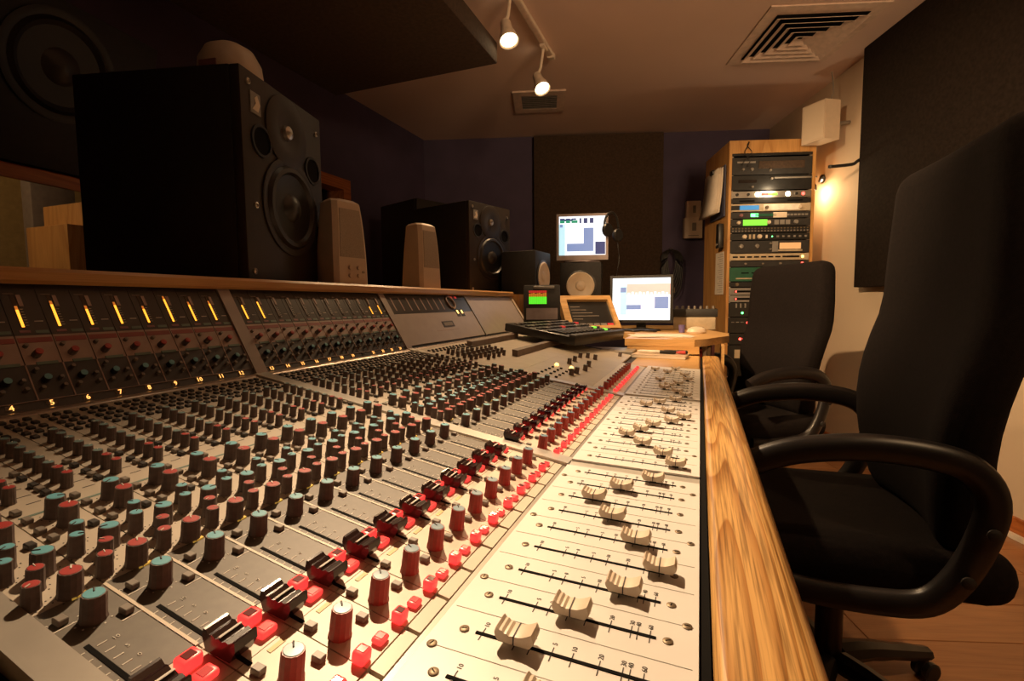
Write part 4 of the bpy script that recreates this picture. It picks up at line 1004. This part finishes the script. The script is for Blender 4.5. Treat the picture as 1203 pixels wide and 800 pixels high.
rack_unit('dark green unit with a yellow lit patch, top left of the far chair', 310.5, 327, 'greenp', [('dial', .48, .70, .12, .040, 'led_a'), ('slot', .2, .6, .05, .008, 'gap'), ('slot', .33, .6, .05, .008, 'gap'), ('label_plate', .2, .2, .12, .008, 'beigep')])
rack_unit('black unit with a small green lamp under the green unit', 327.5, 333.5, 'black', [('led', .36, .5, .006, 0, 'led_g'), ('knob', .1, .5, .012, 0, 'brass')])
rack_unit('upper of two grey units with red and amber lamps', 334.5, 343, 'greyp', [('led', .09, .5, .007, 0, 'led_r'), ('slot', .22, .5, .16, .014, 'gap'), ('led', .37, .5, .007, 0, 'led_a')])
rack_unit('lower of two grey units with red and amber lamps', 343.5, 351.5, 'greyp', [('led', .09, .5, .007, 0, 'led_r'), ('slot', .22, .5, .16, .014, 'gap'), ('led', .37, .5, .006, 0, 'led_a')])
rack_unit('black unit with a round green lamp beside the far chair', 352, 369, 'black', [('led', .18, .28, .008, 0, 'led_g')]+row('slot', .1, .5, 8, .8, .010, .03, 'greyp'))
rack_unit('black unit with two red lamps, one above the other', 369.5, 388, 'black', [('led', .25, .66, .008, 0, 'led_r'), ('led', .25, .20, .008, 0, 'led_r')]+row('slot', .06, .18, 3, .7, .02, .006, 'greyp'))
rack_unit('black unit with a pair of red lamps side by side', 388.5, 402, 'black', [('led', .16, .5, .009, 0, 'led_r'), ('led', .205, .5, .009, 0, 'led_r')])
rack_unit('lowest black unit with a tan label in the rack', 402.5, 440, 'black', [('label_plate', .14, .72, .05, .06, 'beigep'), ('knob', .3, .3, .012, 0, 'btn')])
# things hanging on the rack's left side
def side(y, z): return RF+Matrix.Rotation(rr, 3, 'Z') @ Vector((-.002, y, z))
cp = thing('clipboard', 'sheaf of papers on a navy clipboard hung on the rack side', 'clipboard', side(.20, 1.78), rr)
MB().bbox((-.012, -.16, -.19), (-.004, .13, .16)).build('board', M['bluecloth'], cp)
for k in range(3):
    def bend(p): return p
    vs = []; fs = []
    for i in range(6):
        t = i/5; z = .15-.31*t
        for y in (-.145+.01*k, .15+.012*k): vs.append((-.018-.012*k-.03*t*t*(1+y*2), y, z-.05*(y+.1)*(.3)))
    for i in range(5): fs.append((2*i, 2*i+1, 2*i+3, 2*i+2))
    o = MB().add(vs, fs).build('sheet', M['paper'], cp); md_ = o.modifiers.new('thick', 'SOLIDIFY'); md_.thickness = .001
MB().bev((-.04, 0, .145), (.03, .07, .03), .004).build('clip', M['black'], cp)
ph = thing('wall_telephone', 'small black handset hanging on the rack side', 'telephone', side(.085, 1.46), rr)
MB().bev((-.022, 0, 0), (.036, .060, .17), .006).build('body', M['black'], ph); MB().lathe([(.010, 0), (.010, .006)], 12, M=Matrix.Translation((-.041, -.005, -.06)) @ Matrix.Rotation(-pi/2, 4, 'Y')).build('button', M['steel'], ph)
ls = thing('paper_list', 'written paper list taped to the rack side under the handset', 'paper', side(.13, 1.20), rr)
MB().bbox((-.0030, -.085, -.15), (-.0015, .085, .15)).build('sheet', M['paper'], ls)
mb = MB()
for k in range(18): mb.bbox((-.0036, -.07, .13-k*.0155), (-.0031, .02+.04*((k*5) % 3)/2-.02, .133-k*.0155))
mb.build('handwriting', M['scribble'], ls, kind='stuff')
# loose antenna wires on top of the rack
tag(MB().tube([(0, 0, 0), (.01, -.03, -.03), (-.015, -.035, -.09), (.02, -.03, -.14), (.0, -.03, -.18)], .003, 6, smooth=5).tube([(.03, 0, 0), (.0, -.032, -.04), (.03, -.03, -.09), (-.01, -.03, -.13), (-.03, -.03, -.17)], .003, 6, smooth=5).build('black_wire', M['black'], loc=RF+Matrix.Rotation(rr, 3, 'Z') @ Vector((.12, .02, RKH+.004))), 'loose black wires dangling over the top of the rack', 'wire')

# ------------------------------------------------------------------ back wall and right wall fittings
def onback(t, z, off): p = BL+BD*t+nb*off; return (p.x, p.y, z)
tb = (Vector((-.09, 4.735))-BL).dot(BD)
bx = thing('wall_box', 'two-tier beige control box on the navy back wall beside the rack', 'control box', onback(tb, 1.56, .002), rzB)
MB().bev((0, -.035, .09), (.155, .07, .18), .006).build('lower_box', M['beige'], bx); MB().bev((.004, -.025, .255), (.125, .05, .149), .006).build('upper_box', M['beige'], bx)
MB().bev((.005, -.0715, .10), (.035, .003, .07), .001, seg=1).build('lower_window', M['btn'], bx); MB().bev((.01, -.0515, .255), (.025, .003, .065), .001, seg=1).build('upper_window', M['btn'], bx)
MB().bbox((-.045, -.0712, .020), (.045, -.0700, .026)).build('caption', M['btn'], bx)
mb = MB(); random.seed(3)
for k in range(6):
    w_ = .035+.010*k; z0 = -.16-.035*k
    mb.tube([(0, -.01-.004*k, 0), (w_, -.012-.004*k, -.06), (w_*.9, -.012-.004*k, z0), (0, -.012-.004*k, z0-.10), (-w_*.8, -.012-.004*k, z0), (-w_, -.012-.004*k, -.05), (0, -.01-.004*k, 0)], .006, 7, smooth=5)
ck = thing('cable_coil', 'coils of black cable hanging on the back wall by the navy corner', 'cable', onback(tb-.19, 1.46, .07), rzB)
mb.build('loops', M['black'], ck); MB().tube([(0, .065, .02), (0, -.02, .0), (0, -.03, .02)], .005, 6).build('hook', M['steel'], ck)
for k, x in enumerate((-.03, .0, .025)): MB().lathe([(.007, 0), (.008, .04), (.004, .05)], 10).build('plug', M['brass'], ck, loc=(x, -.03, -.44+.03*k))
def onright(p, z, off): q = P0+RD*((Vector(p)-P0).dot(RD))+NW*off; return (q.x, q.y, z)
rzR = math.atan2(RD.y, RD.x)
sgn = -1 if (Matrix.Rotation(rzR, 2) @ Vector((0, 1))).dot(NW) < 0 else 1
st = thing('wall_speaker', 'cream speaker box on a wall bracket high beside the rack top', 'loudspeaker', (.707, 3.785, 2.03))
MB().prism([(-.100, .038), (.008, -.085), (.102, -.025), (.015, .075)], 0, .245).build('cabinet', M['beige'], st)
MB().prism([(-.094, .0300), (.004, -.0815), (.0015, -.0837), (-.0965, .0278)], .012, .233).build('front_grille', M['cream'], st)
MB().tube([(.055, .02, .12), (.11, .045, .12), (.176, .05, .12)], .012, 8).build('bracket', M['btn'], st)
MB().tube([(.05, .01, .245), (.07, .03, .33), (.06, .04, .45)], .004, 6, smooth=4).build('cable', M['btn'], st)
def hook(label, p, z, lampon):
    h = thing('wall_hook' if not lampon else 'rack_lamp', label, 'hook' if not lampon else 'lamp', onright(p, z, .002), rzR)
    MB().lathe([(.030, 0), (.030, .012), (.020, .016), (.0001, .016)], 16, M=Matrix.Rotation(-sgn*pi/2, 4, 'X')).build('wall_plate', M['black'], h)
    E_ = (.24, sgn*.13) if lampon else (-.05, sgn*.20)
    MB().tube([(0, sgn*.012, 0), (E_[0]*.3, sgn*.06, -.03), (E_[0]*.55, sgn*.085, -.045), (E_[0], E_[1], -.050)], .010, 8, smooth=3).build('arm', M['black'], h)
    if lampon:
        E_ = (.03, sgn*.080)
        MB().lathe([(.024, .0), (.020, .035), (.010, .045)], 14, M=Matrix.Translation((E_[0], E_[1], -.085))).build('lamp_shade', M['black'], h)
        MB().lathe([(.0001, .002), (.018, .002)], 14, M=Matrix.Translation((E_[0], E_[1], -.085)), close=False).build('bulb', M['bulb'], h)
    else: MB().lathe([(.0001, -.012), (.012, -.008), (.012, .008), (.0001, .012)], 10, M=Matrix.Translation((-.05, sgn*.20, -.05))).build('tip', M['black'], h)
    return h
hook('black rack lamp on a bent arm fixed to the cream wall', (.795, 4.10), 1.86, True)
hook('black bent wall hook at the edge of the big dark wall panel', (.94, 3.63), 1.88, False)
q = Vector(onright((.795, 4.10), 1.755, .085))+Vector((RD.x, RD.y, 0))*.03
lamp('rack_bulb', 'POINT', q, 3.2, (1, .70, .36), size=.015)
q = RF+Matrix.Rotation(rr, 3, 'Z') @ Vector((.30, -.10, 1.76))
lamp('unit_lamp_light', 'POINT', q, 1.6, (1, .75, .45), size=.03)

# ------------------------------------------------------------------ chairs
def office_chair(label, loc, rz, topz=1.29, seatz=.47, bw=.535):
    c = thing('office_chair', label, 'chair', loc, rz)           # sits facing -x
    SH = seatz-.47
    def wseat(p): return (p.x, p.y, p.z+.035*max(0, (p.x+.05))**1*.5-.05*max(0, -p.x-.14)+.012*(abs(p.y)/.25)**2)
    MB().rbox((.50, .50, .11), .05, 10, warp=wseat, M=Matrix.Translation((0, 0, .455+SH))).build('seat', M['chair'], c, ang=60)
    BH = topz-(.50+SH)
    def wback(p):
        t = (p.z+BH/2)/BH                       # 0 bottom .. 1 top
        k = .72+.33*sin(pi/2*min(1, t/.55))-.06*max(0, t-.75)/.25
        x = p.x*(.95-.15*t)+.010*t*t-.045*sin(pi*min(1, t*1.7))*(t < .6)
        x -= .035*(abs(p.y)/.27)**2*(.3+.7*(1-t))
        return (x, p.y*k, p.z)
    MB().rbox((.115, bw, BH), .05, 14, warp=wback, M=Matrix.Translation((.205, -.030, .50+SH+BH/2))).build('backrest', M['chair'], c, ang=60)
    MB().tube([(.10, 0, .40+SH), (.22, 0, .41+SH), (.262, 0, .47+SH), (.255, 0, .62+SH), (.245, 0, .72+SH)], .016, 8, smooth=4, flat=2.4, up=(1, 0, 0)).build('back_bracket', M['arm'], c)
    for s in (-1, 1):
        y = s*.305
        P = [(-.215, y, .682+SH), (-.14, y, .712+SH), (-.03, y, .728+SH), (.07, y, .722+SH), (.130, y, .700+SH), (.160, y, .65+SH), (.150, y, .58+SH), (.118, y, .50+SH), (.075, y*.985, .447+SH), (.0, y*.95, .428+SH), (-.10, y*.9, .42+SH), (-.16, y*.86, .425+SH)]
        a = MB().tube(P, .0185, 10, smooth=5, flat=1.45, up=(0, 1, 0)).build('arm', M['arm'], c, ang=60)
        for q in ((.153, .60), (.122, .51)): MB().lathe([(.0001, 0), (.011, .0), (.011, .003), (.006, .006), (.0001, .006)], 14, M=Matrix.Translation((q[0], y+s*.026, q[1]+SH)) @ Matrix.Rotation(-s*pi/2, 4, 'X')).build('bolt', M['blackm'], a)
    MB().bev((0, 0, .385+SH), (.28, .24, .05), .01).build('mechanism', M['arm'], c)
    MB().lathe([(.030, .10), (.030, .26), (.022, .262), (.022, .37+SH)], 16).build('gas_lift', M['arm'], c)
    for k in range(5):
        a = k*2*pi/5+.55; R = Matrix.Rotation(a, 4, 'Z')
        MB().tube([(.03, 0, .115), (.12, 0, .108), (.22, 0, .088), (.31, 0, .070)], [.024, .022, .019, .016], 8, M=R, smooth=3, flat=1.3).build('base_leg', M['arm'], c)
        w_ = MB()
        for s in (-1, 1): w_.lathe([(.0001, -.010), (.020, -.010), (.025, -.006), (.025, .006), (.020, .010), (.0001, .010)], 16, M=R @ Matrix.Translation((.31, s*.014, .026)) @ Matrix.Rotation(pi/2, 4, 'X'))
        w_.build('caster', M['black'], c)
    return c
office_chair('large black fabric office chair nearest the camera, facing the oak armrest', (.315, 1.37, 0), rad(1), 1.325)
office_chair('smaller-looking black office chair farther away, in front of the rack', (.205, 2.56, 0), rad(33), 1.175, .445, .46)
